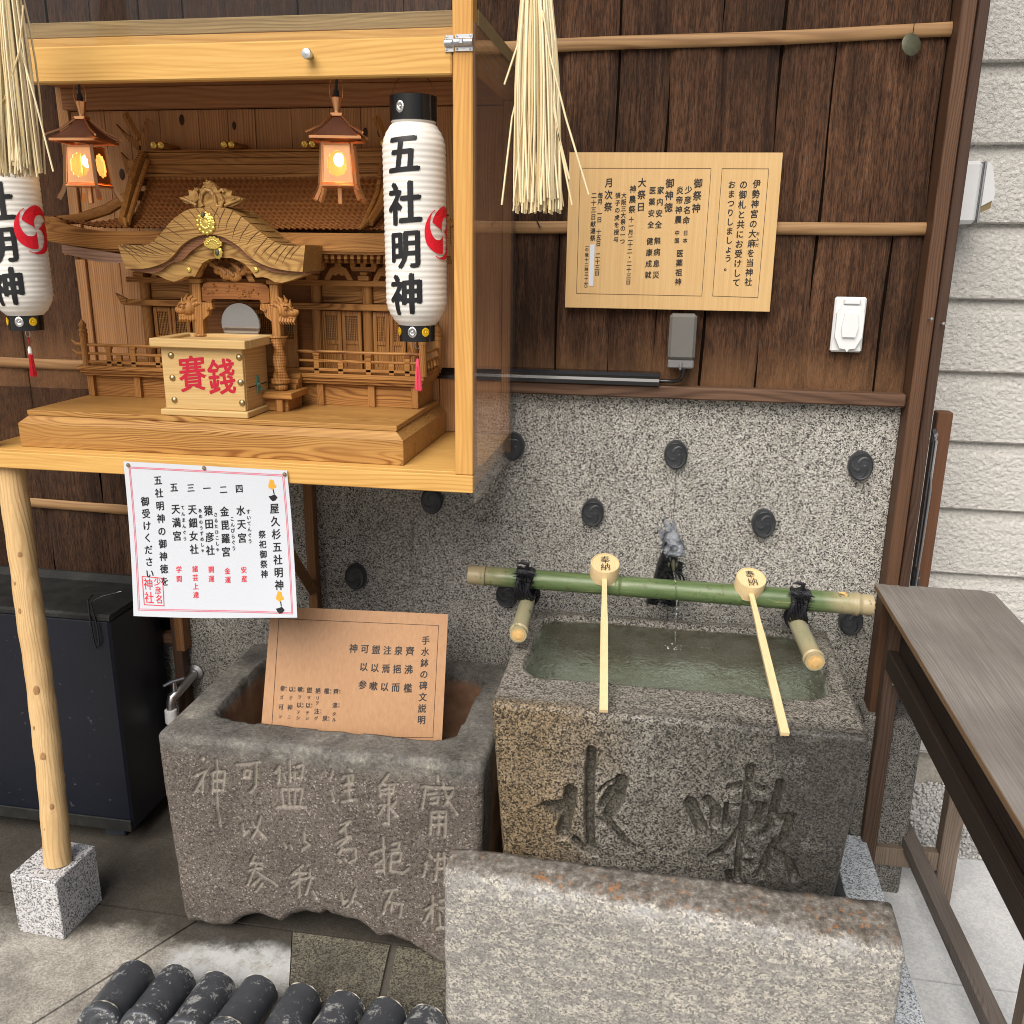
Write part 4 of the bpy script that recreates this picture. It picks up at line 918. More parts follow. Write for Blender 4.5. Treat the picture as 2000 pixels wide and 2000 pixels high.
# ================================================================ CABINET
cab = thing('display_cabinet', 'open fronted pine display cabinet holding the miniature shrine', 'cabinet', (-.88,1.87,1.053))
CL, CR = -1.425, -.3485
mb = MB(); mb.box(CL, -.3520, 1.672, 2.09, 1.060, 1.088, .001); obj('shelf', mb, M['pine_x'], cab)
mb = MB(); mb.box(CL, -.3520, 1.650, 1.6715, 1.0525, 1.0872, .0015); obj('front_rail', mb, M['pine_x'], cab)
for a, b, z1 in ((-.3870, -.3522, 2.35), (CL, -1.39, 2.35)):
    mb = MB(); mb.box(a, b, 1.650, 1.688, 1.0878, z1, .002); obj('corner_post', mb, M['pine_z'], cab)
mb = MB(); mb.box(-1.389, -.388, 1.6495, 1.673, 1.786, 1.8455, .0025); door = obj('door_rail', mb, M['pine_x'], cab)
mb = MB(); mb.box(-1.389, -.388, 1.658, 1.661, 1.8465, 2.3, 0); obj('door_pane', mb, M['acrylic_door'], cab)
k = at(603,107,Y=1.64); mb = MB(); mb.lathe([(.0055,0),(.0055,-.008),(.0085,-.012),(.0088,-.02),(.008,-.0215),(.001,-.022)], 24, (k[0], 1.649, k[2]), 'y'); mb.v = [(a, 2*1.649-b if b > 1.649 else b, c) for a, b, c in mb.v]; obj('knob', mb, M['steel'], cab)
lt = MB(); p0 = at(868,68,Y=1.645); p1 = at(886,101,Y=1.645); q0 = at(888,66,Y=1.645); q1 = at(923,99,Y=1.645)
lt.box(p0[0], p1[0], 1.6465, 1.6492, p1[2], p0[2], .0005); lt.tube([(p0[0]+.001,1.643,(p0[2]+p1[2])/2),(p1[0]-.002,1.643,(p0[2]+p1[2])/2)], .006, 12)
lt.box(q0[0], q1[0], 1.6468, 1.6497, q1[2], q0[2], .0005); lt.tube([(q0[0],1.643,(q0[2]+q1[2])/2),(q1[0],1.643,(q0[2]+q1[2])/2)], .0062, 12); lt.box((q0[0]+q1[0])/2-.006, (q0[0]+q1[0])/2+.001, 1.634, 1.640, (q0[2]+q1[2])/2-.004, (q0[2]+q1[2])/2+.004, .001)
la = obj('slide_latch', lt, M['steel'], cab)
for (x, z) in ((p0[0]+.003,p0[2]-.003),(p0[0]+.003,p1[2]+.003),(q0[0]+.004,q0[2]-.003),(q1[0]-.004,q0[2]-.003),(q0[0]+.004,q1[2]+.003),(q1[0]-.004,q1[2]+.003)): mb = MB(); mb.ball((x,1.6465,z), .0019, 8, (1,.5,1)); obj('screw', mb, M['alu'], la)
mb = MB(); mb.box(CL, -.3500, 1.692, 2.095, 1.868, 1.8945, .0015); obj('roof_board', mb, M['oldplank'], cab)
mb = MB(); mb.box(-1.389, -.388, 1.69, 1.705, 1.8525, 1.8675, .001); obj('top_strip', mb, M['pine_x'], cab)
mb = MB(); mb.box(-1.389, -.373, 1.706, 2.06, 1.842, 1.8665, .001); obj('ceiling', mb, M['cedar_x'], cab)
mb = MB(); mb.box(-.3725, -.3522, 1.69, 2.09, 1.805, 1.8672, .001); obj('side_rail', mb, M['pine_y'], cab)
for y, z in ((1.74,1.845),(1.83,1.845),(1.92,1.845),(2.02,1.845),(1.77,1.818),(1.86,1.818),(1.95,1.818)): mb = MB(); mb.ball((-.3519,y,z), .003, 8, (.4,1,1)); obj('rail_screw', mb, M['alu'], cab)
mb = MB(); mb.box(-1.389, -.373, 2.040, 2.0605, 1.797, 1.8415, .001); obj('back_rail', mb, M['cedar_x'], cab)
mb = MB(); x = -1.385
for wd in [.085,.06,.075,.095,.07,.065,.085,.09,.07,.08,.09,.075,.095]:
    x1 = min(x+wd, -.3735); mb.box(x+.0006, x1-.0006, 2.0615+random.uniform(0,.001), 2.078, 1.089, 1.796, .0008); x = x1
    if x >= -.374: break
obj('back_panel', mb, M['cedar_z'], cab)
mb = MB(); mb.box(-1.412, -1.386, 2.055, 2.085, 1.089, 1.866, .001); obj('back_post', mb, M['cedar_z'], cab)
mb = MB(); mb.box(-.372, -.3525, 2.055, 2.085, 1.089, 1.804, .001); obj('back_post', mb, M['cedar_z'], cab)
kd_ = plain('dark_knot', (.06,.025,.012,1), .6, scale=200, var=.5)
for x, z, s in ((-1.11,1.775,.009),(-.985,1.762,.007),(-.68,1.745,.008),(-.645,1.75,.012),(-1.27,1.66,.010),(-.46,1.735,.009)): mb = MB(); mb.ball((x,2.0612,z), s, 12, (.7,.12,1.3)); obj('knot', mb, kd_, cab)
mb = MB(); mb.box(-.3513, -.3478, 1.652, 2.092, 1.034, 1.8665, 0); obj('side_pane', mb, M['acrylic'], cab)
mb = MB(); mb.box(-1.4285, -1.4257, 1.652, 2.092, 1.034, 1.8665, 0); obj('side_pane', mb, M['acrylic'], cab)
mb = MB(); mb.box(-.874, -.850, 2.072, 2.0992, .60, 1.059, .001); obj('support_strip', mb, M['bracket'], cab)
mb = MB(); mb.tube([(-.862,2.071,.66),(-.862,1.72,1.058)], .017, 4, smooth=False, up=(1,0,0)); obj('brace', mb, M['bracket'], cab)
mb = MB(); mb.box(-.3600,-.352,2.06,2.0985,1.045,1.059,.001); obj('cleat', mb, M['pine_y'], cab)

# ================================================================ MINIATURE SHRINE
sh = thing('miniature_shrine', 'miniature carved wooden shrine with curved porch gable in the cabinet', 'model shrine', (-.9,1.9,1.0885))
mb = MB(); x0, x1, y0, y1 = -1.345, -.503, 1.70, 2.05
def frus(mb, a, b, z0, z1):
    vs = [(a[0],a[2],z0),(a[1],a[2],z0),(a[1],a[3],z0),(a[0],a[3],z0),(b[0],b[2],z1),(b[1],b[2],z1),(b[1],b[3],z1),(b[0],b[3],z1)]
    mb.add(vs, [(3,2,1,0),(4,5,6,7),(0,1,5,4),(1,2,6,5),(2,3,7,6),(3,0,4,7)])
mb.box(x0, x1, y0, y1, 1.0885, 1.138, .001); frus(mb, (x0,x1,y0,y1), (x0+.019,x1-.019,y0+.014,y1), 1.1382, 1.154); obj('plinth', mb, M['base_x'], sh)
mb = MB(); mb.box(x0+.016, x1-.016, y0+.012, y1, 1.1545, 1.165, .001); obj('base_board', mb, M['base_x'], sh)
mb = MB(); mb.box(-1.31, -.532, 1.925, 2.05, 1.1652, 1.214, .0005); obj('podium', mb, M['keyaki_x'], sh)
for x in (-1.312,-1.195,-1.08,-.755,-.637,-.5385):
    mb = MB(); mb.box(x-.0075, x+.0075, 1.915, 1.9249, 1.1655, 1.2138, .0007); obj('podium_post', mb, M['keyaki_z'], sh)
mb = MB(); mb.box(-1.322,-.522,1.908,2.05,1.2142,1.2205,.0008); mb.box(-1.327,-.517,1.902,2.05,1.2207,1.2275,.0008); mb.box(-1.331,-.513,1.898,2.05,1.2277,1.2372,.001); obj('deck', mb, M['keyaki_x'], sh)
# railing
def railing(xa, xb, y, posts, side=None):
    q = MB(); q.box(xa, xb, y-.004, y+.004, 1.2425, 1.249, .001); q.box(xa, xb, y-.003, y+.003, 1.262, 1.2675, .001); q.tube([(xa-.004,y,1.284),(xb+.004,y,1.284)], .0035, 8)
    for i, x in enumerate(posts):
        q.box(x-.006, x+.006, y-.004, y+.004, 1.2374, 1.262 if i % 2 else 1.277, .0008)
        if i % 2 == 0: q.box(x-.0075, x+.0075, y-.0055, y+.0055, 1.2755, 1.2815, .001)
    return q
rl = railing(-1.305, -1.005, 1.905, [-1.25,-1.225,-1.19,-1.13,-1.07])
obj('railing', rl, M['keyaki_x'], sh)
rl = railing(-.795, -.522, 1.905, [-.755,-.70,-.637,-.585,-.55]); rl.box(-.519,-.512,1.91,2.04,1.2425,1.249,.001); rl.box(-.518,-.513,1.91,2.04,1.264,1.269,.001); rl.tube([(-.5155,1.90,1.285),(-.5155,2.04,1.285)], .0035, 8)
for y in (1.93,1.955,1.98,2.01): rl.box(-.519,-.512,y-.004,y+.004,1.2374,1.264,.0005)
obj('railing', rl, M['keyaki_x'], sh)
fin = [(.0085,0),(.0085,.066),(.0095,.067),(.0095,.072),(.0075,.074),(.0095,.077),(.0095,.081),(.006,.083),(.0085,.088),(.0080,.093),(.004,.099),(.0005,.104)]
for x, y in ((-1.309,1.905),(-.5155,1.905),(-.5155,2.035)):
    mb = MB(); mb.lathe(fin, 16, (x, y, 1.2374)); obj('finial_post', mb, M['keyaki_z'], sh)
mb = MB()
for s, z in ((1,1.285),(1,1.264)): mb.tube([(-1.315,1.905,z),(-1.328,1.902,z+.001),(-1.338,1.90,z+.010)], [.004,.004,.001], 8)
obj('rail_horn', mb, M['keyaki_x'], sh)
# hall
mb = MB(); mb.box(-1.21,-.56,2.004,2.02,1.2375,1.50,.0005); obj('hall_wall', mb, M['rooftile'], sh)
for x in (-1.198,-1.075,-.960,-.783,-.664,-.563):
    mb = MB(); mb.tube([(x,1.992,1.2375),(x,1.992,1.452)], .0118, 16); obj('pillar', mb, M['keyaki_z'], sh)
for z0, z1, o in ((1.369,1.383,.0),(1.421,1.433,.003)):
    mb = MB(); mb.box(-1.235+o,-.53,1.972,1.9795,z0,z1,.0008); obj('beam', mb, M['keyaki_x'], sh)
mb = MB(); mb.prism([(-1.236,1.369),(-1.236,1.384),(-1.262,1.396),(-1.250,1.372)], 1.972, 1.9795); mb.prism([(-.529,1.369),(-.529,1.384),(-.503,1.396),(-.515,1.372)], 1.972, 1.9795); obj('beam_end', mb, M['keyaki_x'], sh)
def door_pair(xa, xb):
    wd = (xb-xa)/2-.0008
    for i in (0, 1):
        a = xa+i*(wd+.0016); d = MB()
        for u0, u1, v0, v1 in ((0,.008,0,1),(1,1,0,1)): pass
        z0, z1 = 1.2376, 1.366; st_ = .0085
        d.box(a, a+st_, 1.983, 1.990, z0, z1, .0006); d.box(a+wd-st_, a+wd, 1.983, 1.990, z0, z1, .0006)
        for q0, q1 in ((z0,z0+.008),(1.293,1.302),(z1-.010,z1)): d.box(a+st_+.0001, a+wd-st_-.0001, 1.9835, 1.990, q0, q1, .0005)
        d.box(a+st_, a+wd-st_, 1.986, 1.9895, z0+.008, 1.293, .0003)
        dd = obj('door', d, M['keyaki_z'], sh)
        q = MB(); X0, X1, Z0, Z1 = a+st_, a+wd-st_, 1.302, z1-.010
        for j in range(1, 7): x = X0+(X1-X0)*j/7; q.box(x-.0008, x+.0008, 1.985, 1.987, Z0, Z1, 0)
        for j in range(1, 10): z = Z0+(Z1-Z0)*j/10; q.box(X0, X1, 1.9855, 1.9868, z-.0007, z+.0007, 0)
        obj('lattice', q, M['keyaki_z'], dd)
        q = MB(); q.box(X0, X1, 1.9885, 1.9895, Z0, Z1, 0); obj('lattice_back', q, LB_PALE if xa > -.9 else M['blackmat'], dd)
LB_PALE = plain('pale_backing', (.26,.18,.11,1), .7)
door_pair(-1.178, -1.090); door_pair(-.769, -.678); door_pair(-.650, -.576); door_pair(-.93,-.83)
for a, b in ((-1.186,-1.087),(-.771,-.676),(-.652,-.575)): mb = MB(); mb.box(a, b, 1.996, 2.003, 1.384, 1.4205, .0006); obj('upper_panel', mb, M['keyaki_x'], sh)
# bracket blocks and frog-leg struts under the eaves
for x in (-1.198,-1.075,-.783,-.664,-.563):
    q = MB(); q.box(x-.0125,x+.0125,1.966,1.99,1.4335,1.444,.001); q.box(x-.008,x+.008,1.968,1.988,1.4442,1.452,.001); q.prism([(x-.03,1.462),(x-.026,1.453),(x+.026,1.453),(x+.03,1.462)],1.97,1.985)
    for d in (-.024,0,.024): q.box(x+d-.006,x+d+.006,1.968,1.987,1.4622,1.470,.0008)
    obj('bracket', q, M['keyaki_x'], sh)
def frog(xc, z, s, y):
    o = [(-1,0),(-.86,.22),(-.55,.62),(-.25,.70),(-.2,.85),(.2,.85),(.25,.70),(.55,.62),(.86,.22),(1,0),(.62,0),(.42,.28),(.2,.22),(0,.34),(-.2,.22),(-.42,.28),(-.62,0)]
    q = MB(); q.prism([(xc+a*s, z+b*s*1.25) for a, b in o], y, y+.006); return q
for x in (-.723,-.612,-1.137): obj('frog_leg_strut', frog(x, 1.4335, .033, 1.974), M['keyaki_x'], sh)
mb = MB(); mb.box(-1.30,-.50,1.90,2.0,1.4885,1.4935,.0005)
obj('soffit', mb, M['rooftile'], sh)
mb = MB(); n = 60
for i in range(n):
    x = -1.325+i*(.86/n); mb.box(x, x+.0075, 1.893, 1.985, 1.4795, 1.488, .0004)
    mb.box(x+.003, x+.0105, 1.925, 1.985, 1.4702, 1.479, .0004)
obj('rafters', mb, M['keyaki_y'], sh)
up = lambda x: .030*max(0, (abs(x+.90)-.30)/.15)**2
xs = np.linspace(-1.352,-.448,50); o = [(x,1.4945+up(x)*.5) for x in xs]+[(x,1.531+up(x)*1.0) for x in xs[::-1]]
mb = MB(); mb.prism(o, 1.879, 1.889); o2 = [(x,1.489+up(x)*.5) for x in xs[2:-2]]+[(x,1.4942+up(x)*.5) for x in xs[2:-2][::-1]]; mb.prism(o2, 1.884, 1.892); obj('eave_fascia', mb, M['keyaki_x'], sh)
mb = MB(); c = [at(px,py,Y=1.875) for px, py in ((120,478),(245,498),(245,514),(190,512),(122,494))]; mb.prism([(p[0],p[2]) for p in c], 1.875, 1.883); obj('eave_beam', mb, wood('pale_end', (.42,.27,.19,1), (.2,.1,.07,1), 'x', 120, .5, seed=41), sh)
# main roof: tiled concave slope
nu, nv = 330, 90; G = np.zeros((nv, nu, 3))
for i in range(nv):
    t = i/(nv-1); hw = .448 if t < .0 else (.448-.170*min(1, t/.40)**.85 if t < .40 else .278+.0*(t))
    xs = np.linspace(-.895-hw, -.895+hw, nu); yy = 1.885+.135*t; zz = 1.535+.025*t+.095*t**1.7
    ph = ((xs+.895)/.0128) % 1.0
    bump = .0034*np.sqrt(np.clip(1-((ph-.35)/.35)**2, 0, 1)); row = (t*15) % 1.0
    G[i,:,0] = xs; G[i,:,1] = yy-bump*.45-.0022*(1-row); G[i,:,2] = zz+bump+up(0)*0+.0022*(1-row)+np.array([up(x)*(1-t)**2 for x in xs])*(t < .5)
mb = MB(); mb.grid(G); obj('main_roof', mb, M['rooftile'], sh, normals=False)
mb = MB()
for z0, z1, d in ((1.645,1.657,.010),(1.6575,1.676,.005),(1.6765,1.690,.008),(1.6905,1.7025,.003),(1.703,1.7075,.009)): mb.box(-1.192-d*.5,-.598+d*.5,2.020-d,2.05,z0,z1,.001)
obj('ridge', mb, M['keyaki_x'], sh)
for xc in (-1.131,-.966,-.782,-.607):
    lg = MB(); 
    for d in (-.0085,.0085): lg.tube([(xc+d,1.985,1.7145),(xc+d,2.055,1.7145)], .0068, 12)
    lo = obj('ridge_log', lg, M['keyaki_y'], sh); q = MB()
    for d in (-.0085,.0085):
        q.lathe([(.0074,0),(.0074,.002),(.006,.003),(.005,.0022),(.0005,.0022)], 18, (xc+d,1.9845,1.7145), 'y')
        for a in (0,2.1,4.2): q.ball((xc+d+.0026*math.cos(a),1.9822,1.7145+.0026*math.sin(a)), .0022, 8, (1,.5,1))
    obj('gold_crest', q, M['gold'], lo)
for sx in (1, -1):
    X = lambda x: x if sx == 1 else -1.79-x
    mb = MB(); mb.tube([(X(-1.182),2.01,1.70),(X(-1.187),1.99,1.672),(X(-1.188),1.955,1.622),(X(-1.183),1.925,1.585),(X(-1.172),1.885,1.552)], [.011,.012,.012,.012,.010], 6, sx=1.0, sy=.8); mb.tube([(X(-1.166),2.0,1.685),(X(-1.170),1.95,1.614),(X(-1.158),1.882,1.546)], .0055, 8); obj('gable_ridge', mb, M['keyaki_x'], sh)
    mb = MB(); mb.tube([(X(-1.187),1.945,1.606),(X(-1.23),1.928,1.578),(X(-1.29),1.905,1.556),(X(-1.352),1.880,1.551)], [.012,.012,.011,.008], 8, sy=.8); mb.tube([(X(-1.165),1.885,1.555),(X(-1.155),1.870,1.540)], [.006,.003], 8); obj('hip_ridge', mb, M['keyaki_x'], sh)
    q = MB()
    for (a, b) in ((at(244,222,Y=2.0), at(271,272,Y=2.0)), (at(291,234,Y=2.0), at(276,285,Y=2.0))):
        if sx == -1: a = np.array([X(a[0]),a[1],a[2]]); b = np.array([X(b[0]),b[1],b[2]])
        q.tube([a, b], .0085, 4, smooth=False, sy=.5)
    obj('crossed_finial', q, M['keyaki_z'], sh)
    q = MB(); o = [(X(-1.20),1.73),(X(-1.235),1.745),(X(-1.255),1.765),(X(-1.236),1.738),(X(-1.205),1.705)]; q.prism(o, 2.03, 2.04)
    for z, r in ((1.675,.012),(1.642,.013),(1.61,.011)): q.box(X(-1.198)-r,X(-1.198)+r,1.985,2.03,z-.010,z+.010,.002)
    o = [(X(-1.205),1.68),(X(-1.235),1.69),(X(-1.25),1.705),(X(-1.24),1.66),(X(-1.205),1.64)]; q.prism(o, 2.03, 2.04)
    obj('gable_carving', q, M['keyaki_z'], sh)

# porch with undulating gable
def cr(P, n=10):
    P = [np.array(p, float) for p in P]; P = [2*P[0]-P[1]]+P+[2*P[-1]-P[-2]]; out = []
    for i in range(1, len(P)-2):
        for j in range(n):
            t = j/n; a, b, c, d = P[i-1:i+3]
            out.append(.5*((2*b)+(c-a)*t+(2*a-5*b+4*c-d)*t*t+(3*b-a-3*c+d)*t**3))
    return out+[P[-2]]
YK = 1.80; kp = lambda a, b: at(220+a/4.6, 340+b/4.6, Y=YK)[[0,2]]
topc = cr([kp(*p) for p in ((80,645),(120,632),(230,640),(340,635),(440,560),(560,420),(700,325),(830,305),(960,300),(1090,325),(1240,430),(1400,560),(1520,630),(1640,645),(1752,638))])
lowc = cr([kp(*p) for p in ((150,850),(330,845),(480,800),(570,735),(650,640),(760,570),(880,545),(1010,565),(1150,645),(1270,755),(1420,830),(1580,865),(1728,878))])
lowb = cr([kp(*p) for p in ((200,872),(400,885),(540,800),(640,770),(720,690),(850,610),(960,600),(1080,640),(1200,740),(1330,830),(1480,885),(1740,897))])
bot = [kp(*p) for p in ((200,872),(390,905),(480,950),(545,967),(610,945),(650,922),(700,915),(732,925),(770,850),(800,800),(860,765),(950,750),(1070,755),(1170,800),(1240,870),(1280,930),(1340,925),(1390,937),(1450,970),(1510,978),(1600,955),(1745,900))]
mb = MB(); mb.prism([tuple(p) for p in topc+lowc[::-1]], 1.787, 1.885, True); obj('porch_roof', mb, M['kara'], sh)
mb = MB(); mb.prism([tuple(p) for p in lowc+lowb[::-1]], 1.795, 1.88, True); obj('gable_moulding', mb, wood('gable_band', (.27,.125,.055,1), (.13,.05,.025,1), 'x', 120, .45, seed=44), sh)
mb = MB(); mb.prism([tuple(p) for p in lowb+[np.array(p) for p in bot[::-1]]], 1.803, 1.83); obj('gable_board', mb, M['kara'], sh)
mb = MB(); T = topc
for i in range(6, len(T)-4, 5):
    p = T[i]; q = lowc[int(i/len(T)*len(lowc))]; side = 1 if p[0] > -.915 else -1
    e = p+(q-p)*(.45+.35*random.random()); e = e+np.array([-side*.018, 0]); md = (p+e)/2+np.array([-side*.004, -.002])
    mb.tube([(p[0],1.80,p[1]+.0002),(p[0],1.7868,p[1]-.001),(md[0],1.7866,md[1]),(e[0],1.7868,e[1])], [.0007,.0008,.0007,.0002], 5, caps=False)
    mb.tube([(p[0],1.787,p[1]+.0001),(p[0]+.002*side,1.86,p[1]+.0001)], .0007, 5, caps=False)
obj('carved_lines', mb, plain('groove_line', (.10,.045,.015,1), .7), sh)
def blob(mb, c, r, n, fl=.5, sp=1.0):
    for i in range(n):
        a = i/n*6.28; mb.ball((c[0]+r*sp*math.cos(a), c[1], c[2]+r*sp*math.sin(a)), r*.28, 6, (1,fl,1))
def gold_px(px, py, rx, rz, y, n, name):
    c = at(px, py, Y=y); q = MB(); q.lathe([(1.0,0),(1.0,.002),(.7,.0035),(.0005,.0045)], 24, (0,0,0), 'y'); q.v = [(c[0]+a*rx, y+b, c[2]+d*rz) for a, b, d in q.v]
    for k2 in range(n):
        a = 2*PI*k2/n; q.ball((c[0]+rx*.92*math.cos(a), y-.001, c[2]+rz*.92*math.sin(a)), min(rx,rz)*.24, 6, (1,.6,1))
    for k2 in range(n): 
        a = 2*PI*(k2+.5)/n; q.ball((c[0]+rx*.5*math.cos(a), y-.0035, c[2]+rz*.5*math.sin(a)), min(rx,rz)*.22, 6, (1,.5,1))
    return obj(name, q, M['gold'], sh), c
g1, c = gold_px(402,436,.019,.021,1.786,13,'gold_fitting'); q = MB(); q.ball((c[0]-.003,1.781,c[2]+.016), .0055, 10, (.8,.5,1.2)); obj('dark_stone', q, M['patina'], g1)
c = at(420,476,Y=1.80); q = MB(); o = [(c[0]+.0205*math.cos(a)*(1+.06*math.cos(a*14)), c[2]-.006+.0205*math.sin(a)*(1+.06*math.cos(a*14))) for a in np.linspace(.15,PI-.15,24)]+[(c[0]-.006,c[2]-.010),(c[0]+.006,c[2]-.010)]; q.prism(o, 1.790, 1.794)
for a in np.linspace(.4,PI-.4,8): q.ball((c[0]+.013*math.cos(a),1.7895,c[2]-.006+.013*math.sin(a)), .0028, 6, (1,.5,1))
obj('gold_fan', q, M['gold'], sh)
g2, c = gold_px(426,493,.0095,.0125,1.797,9,'gold_fitting'); q = MB(); q.ball((c[0],1.793,c[2]), .0065, 10, (.8,.5,1.1)); obj('dark_stone', q, M['patina'], g2)
for px in (368,499):
    c = at(px,527,Y=1.80); q = MB(); q.lathe([(.0048,0),(.0048,.002),(.0005,.0028)], 18, (c[0],1.802,c[2]), 'y'); obj('gold_stud', q, M['gold'], sh)
# ridge ornament on the porch gable
op = lambda a, b: at(220+a/4.6, 340+b/4.6, Y=1.79)
mb = MB(); o = [(720,298),(700,270),(640,262),(600,230),(582,212),(640,195),(672,190),(664,140),(700,150),(735,118),(768,140),(790,110),(820,70),(840,55),(880,80),(915,115),(930,150),(960,122),(1000,130),(1020,155),(1057,142),(1050,190),(1110,200),(1156,222),(1130,255),(1060,290),(980,300)]
mb.prism([(op(a,b)[0],op(a,b)[2]) for a, b in o][::-1], 1.797, 1.812)
for pts, r in (([(800,290),(780,250),(790,180),(830,140),(870,150),(905,200),(915,260),(935,290),(970,285),(975,255)],.0042),([(745,280),(720,262),(735,240),(760,215),(745,170),(735,130),(760,150)],.0036),([(960,290),(985,240),(960,190),(945,160),(975,140),(990,165)],.0036),([(600,215),(660,235),(720,265)],.0025),([(1140,222),(1070,250),(1000,280)],.0025),([(650,205),(700,240)],.002),([(1090,212),(1040,250)],.002)):
    mb.tube([op(*p)+np.array([0,.004,0]) for p in pts], r, 8)
blob(mb, op(840,95)+np.array([0,.006,0]), .008, 7)
obj('gable_ornament', mb, M['kara'], sh)
# porch pillars, carved lower halves, beast heads, tie beam
for s, xc in ((-1,-.985),(1,-.812)):
    mb = MB(); mb.box(xc-.0095, xc+.0095, 1.83, 1.85, 1.318, 1.4275, .0015); mb.box(xc-.014,xc+.014,1.826,1.854,1.4278,1.437,.0015); mb.box(xc-.010,xc+.010,1.83,1.85,1.4372,1.45,.001); pl = obj('porch_pillar', mb, M['keyaki_z'], sh)
    q = MB(); nz, nt = 60, 36; G = np.zeros((nz, nt+1, 3))
    for i in range(nz):
        t = i/(nz-1); z = 1.222+.100*t
        for j in range(nt+1):
            th = 2*PI*j/nt; sc_ = .0012*abs(math.sin(th*5+i*.9))*abs(math.sin(i*.9))*1.6+.0022*math.sin(th*2+t*14)
            r = .0125+.0018*math.sin(t*6+s)+sc_+(.003 if t > .96 or t < .10 else 0); G[i,j] = (xc+r*math.cos(th), 1.84+r*math.sin(th), z)
    q.grid(G); q.lathe([(.0115,0),(.0145,.003),(.0145,.010),(.0115,.014)], 8, (xc,1.84,1.2075)); obj('carved_shaft', q, M['carving'], pl)
    q = MB(); hx = xc+s*.022
    q.ball((hx,1.834,1.3765), .0165, 14, (1.05,.8,1.0)); q.ball((hx+s*.016,1.832,1.371), .0115, 12, (1.2,.8,.75)); q.ball((hx+s*.014,1.832,1.361), .008, 10, (1.3,.7,.5)); q.ball((hx+s*.026,1.832,1.373), .005, 8)
    for a in (-.1,.4,.9,1.5,2.1,2.7): q.tube([(hx-s*.004,1.834,1.378),(hx-s*.004+.019*math.cos(PI/2-s*(a-1.0)),1.83,1.378+.019*math.sin(PI/2-s*(a-1.0))),(hx-s*.008+.027*math.cos(PI/2-s*(a-1.25)),1.832,1.380+.027*math.sin(PI/2-s*(a-1.25)))], [.006,.0045,.0008], 7)
    for k2 in range(6): q.tube([(hx-s*.01+s*.006*k2,1.834,1.364),(hx-s*.012+s*.006*k2,1.828,1.352),(hx-s*.009+s*.006*k2,1.83,1.346)], [.004,.003,.0006], 6)
    q.ball((hx+s*.006,1.820,1.380), .0042, 8); q.tube([(hx+s*.0,1.821,1.386),(hx+s*.012,1.820,1.387),(hx+s*.018,1.822,1.379)], .0022, 6)
    obj('beast_head', q, M['carving'], pl)
    q = MB(); ix = xc-s*.0095; q.prism([(ix,1.388),(ix-s*.022,1.388),(ix-s*.024,1.376),(ix-s*.016,1.372),(ix-s*.013,1.362),(ix,1.352)][::(1 if s == -1 else -1)], 1.832, 1.846); q.ball((ix-s*.013,1.831,1.375), .0045, 8); obj('bracket', q, M['carving'], pl)
mb = MB(); o = [(-.9735,1.391),(-.9735,1.418),(-.968,1.4265),(-.958,1.4295),(-.840,1.4295),(-.830,1.4265),(-.8235,1.418),(-.8235,1.391),(-.842,1.3885),(-.846,1.396),(-.951,1.396),(-.955,1.3885)]; mb.prism(o, 1.833, 1.847)
for i in range(26):
    x = -.965+.134*random.random(); z = 1.405+.018*random.random(); a = random.random()*6; mb.tube([(x,1.833,z),(x+.005*math.cos(a),1.8318,z+.004*math.sin(a)),(x+.009*math.cos(a+.8),1.833,z+.006*math.sin(a+.8))], [.0008,.0014,.0006], 6)
obj('tie_beam', mb, M['rooftile'], sh)
obj('frog_leg_strut', frog(-.895, 1.432, .036, 1.846), M['keyaki_x'], sh)
mb = MB(); c0 = [op(*p) for p in ((800,800),(860,860),(930,900),(1000,920),(1060,870),(1140,850))]
for p, r in zip(c0, (.008,.011,.013,.012,.010,.011)): mb.ball((p[0],1.838,p[2]-.002), r, 10, (1.3,.5,.9))
for i in range(5): p = c0[i+1]; mb.tube([(p[0],1.834,p[2]),(p[0]-.010,1.831,p[2]+.010),(p[0]-.022,1.834,p[2]+.016)], [.005,.004,.001], 7)
mb.ball((op(1130,830)[0],1.832,op(1130,830)[2]), .009, 10); obj('bird_carving', mb, M['carving'], sh)
# porch platform and steps
mb = MB(); mb.box(-1.02,-.775,1.805,1.897,1.193,1.2065,.001); mb.box(-1.005,-.79,1.82,1.896,1.1655,1.1928,.001); obj('porch_platform', mb, M['keyaki_x'], sh)
for x in (-.806,-.99): mb = MB(); mb.box(x-.008,x+.008,1.809,1.8195,1.1655,1.1925,.0008); obj('platform_post', mb, M['keyaki_z'], sh)
mb = MB(); 
for i in range(3): mb.box(-1.0+.0,-.788,1.862+.012*i,1.897,1.2068+.010*i,1.2166+.010*i,.001)
obj('steps', mb, M['keyaki_x'], sh)
# round mirror on its little stand
mi = thing('round_mirror', 'small round mirror standing in the shrine porch', 'mirror', (-.905,1.87,1.2365))
mb = MB(); mb.lathe([(.0005,-.0015),(.043,-.0015),(.0445,0),(.043,.0025),(.0005,.0025)], 48, (-.908,1.868,1.343), 'y'); obj('disc', mb, M['mirror'], mi)
mb = MB(); mb.prism([(-.945,1.2368),(-.871,1.2368),(-.880,1.262),(-.890,1.305),(-.926,1.305),(-.936,1.262)], 1.8715, 1.879); obj('stand', mb, M['blackmat'], mi)

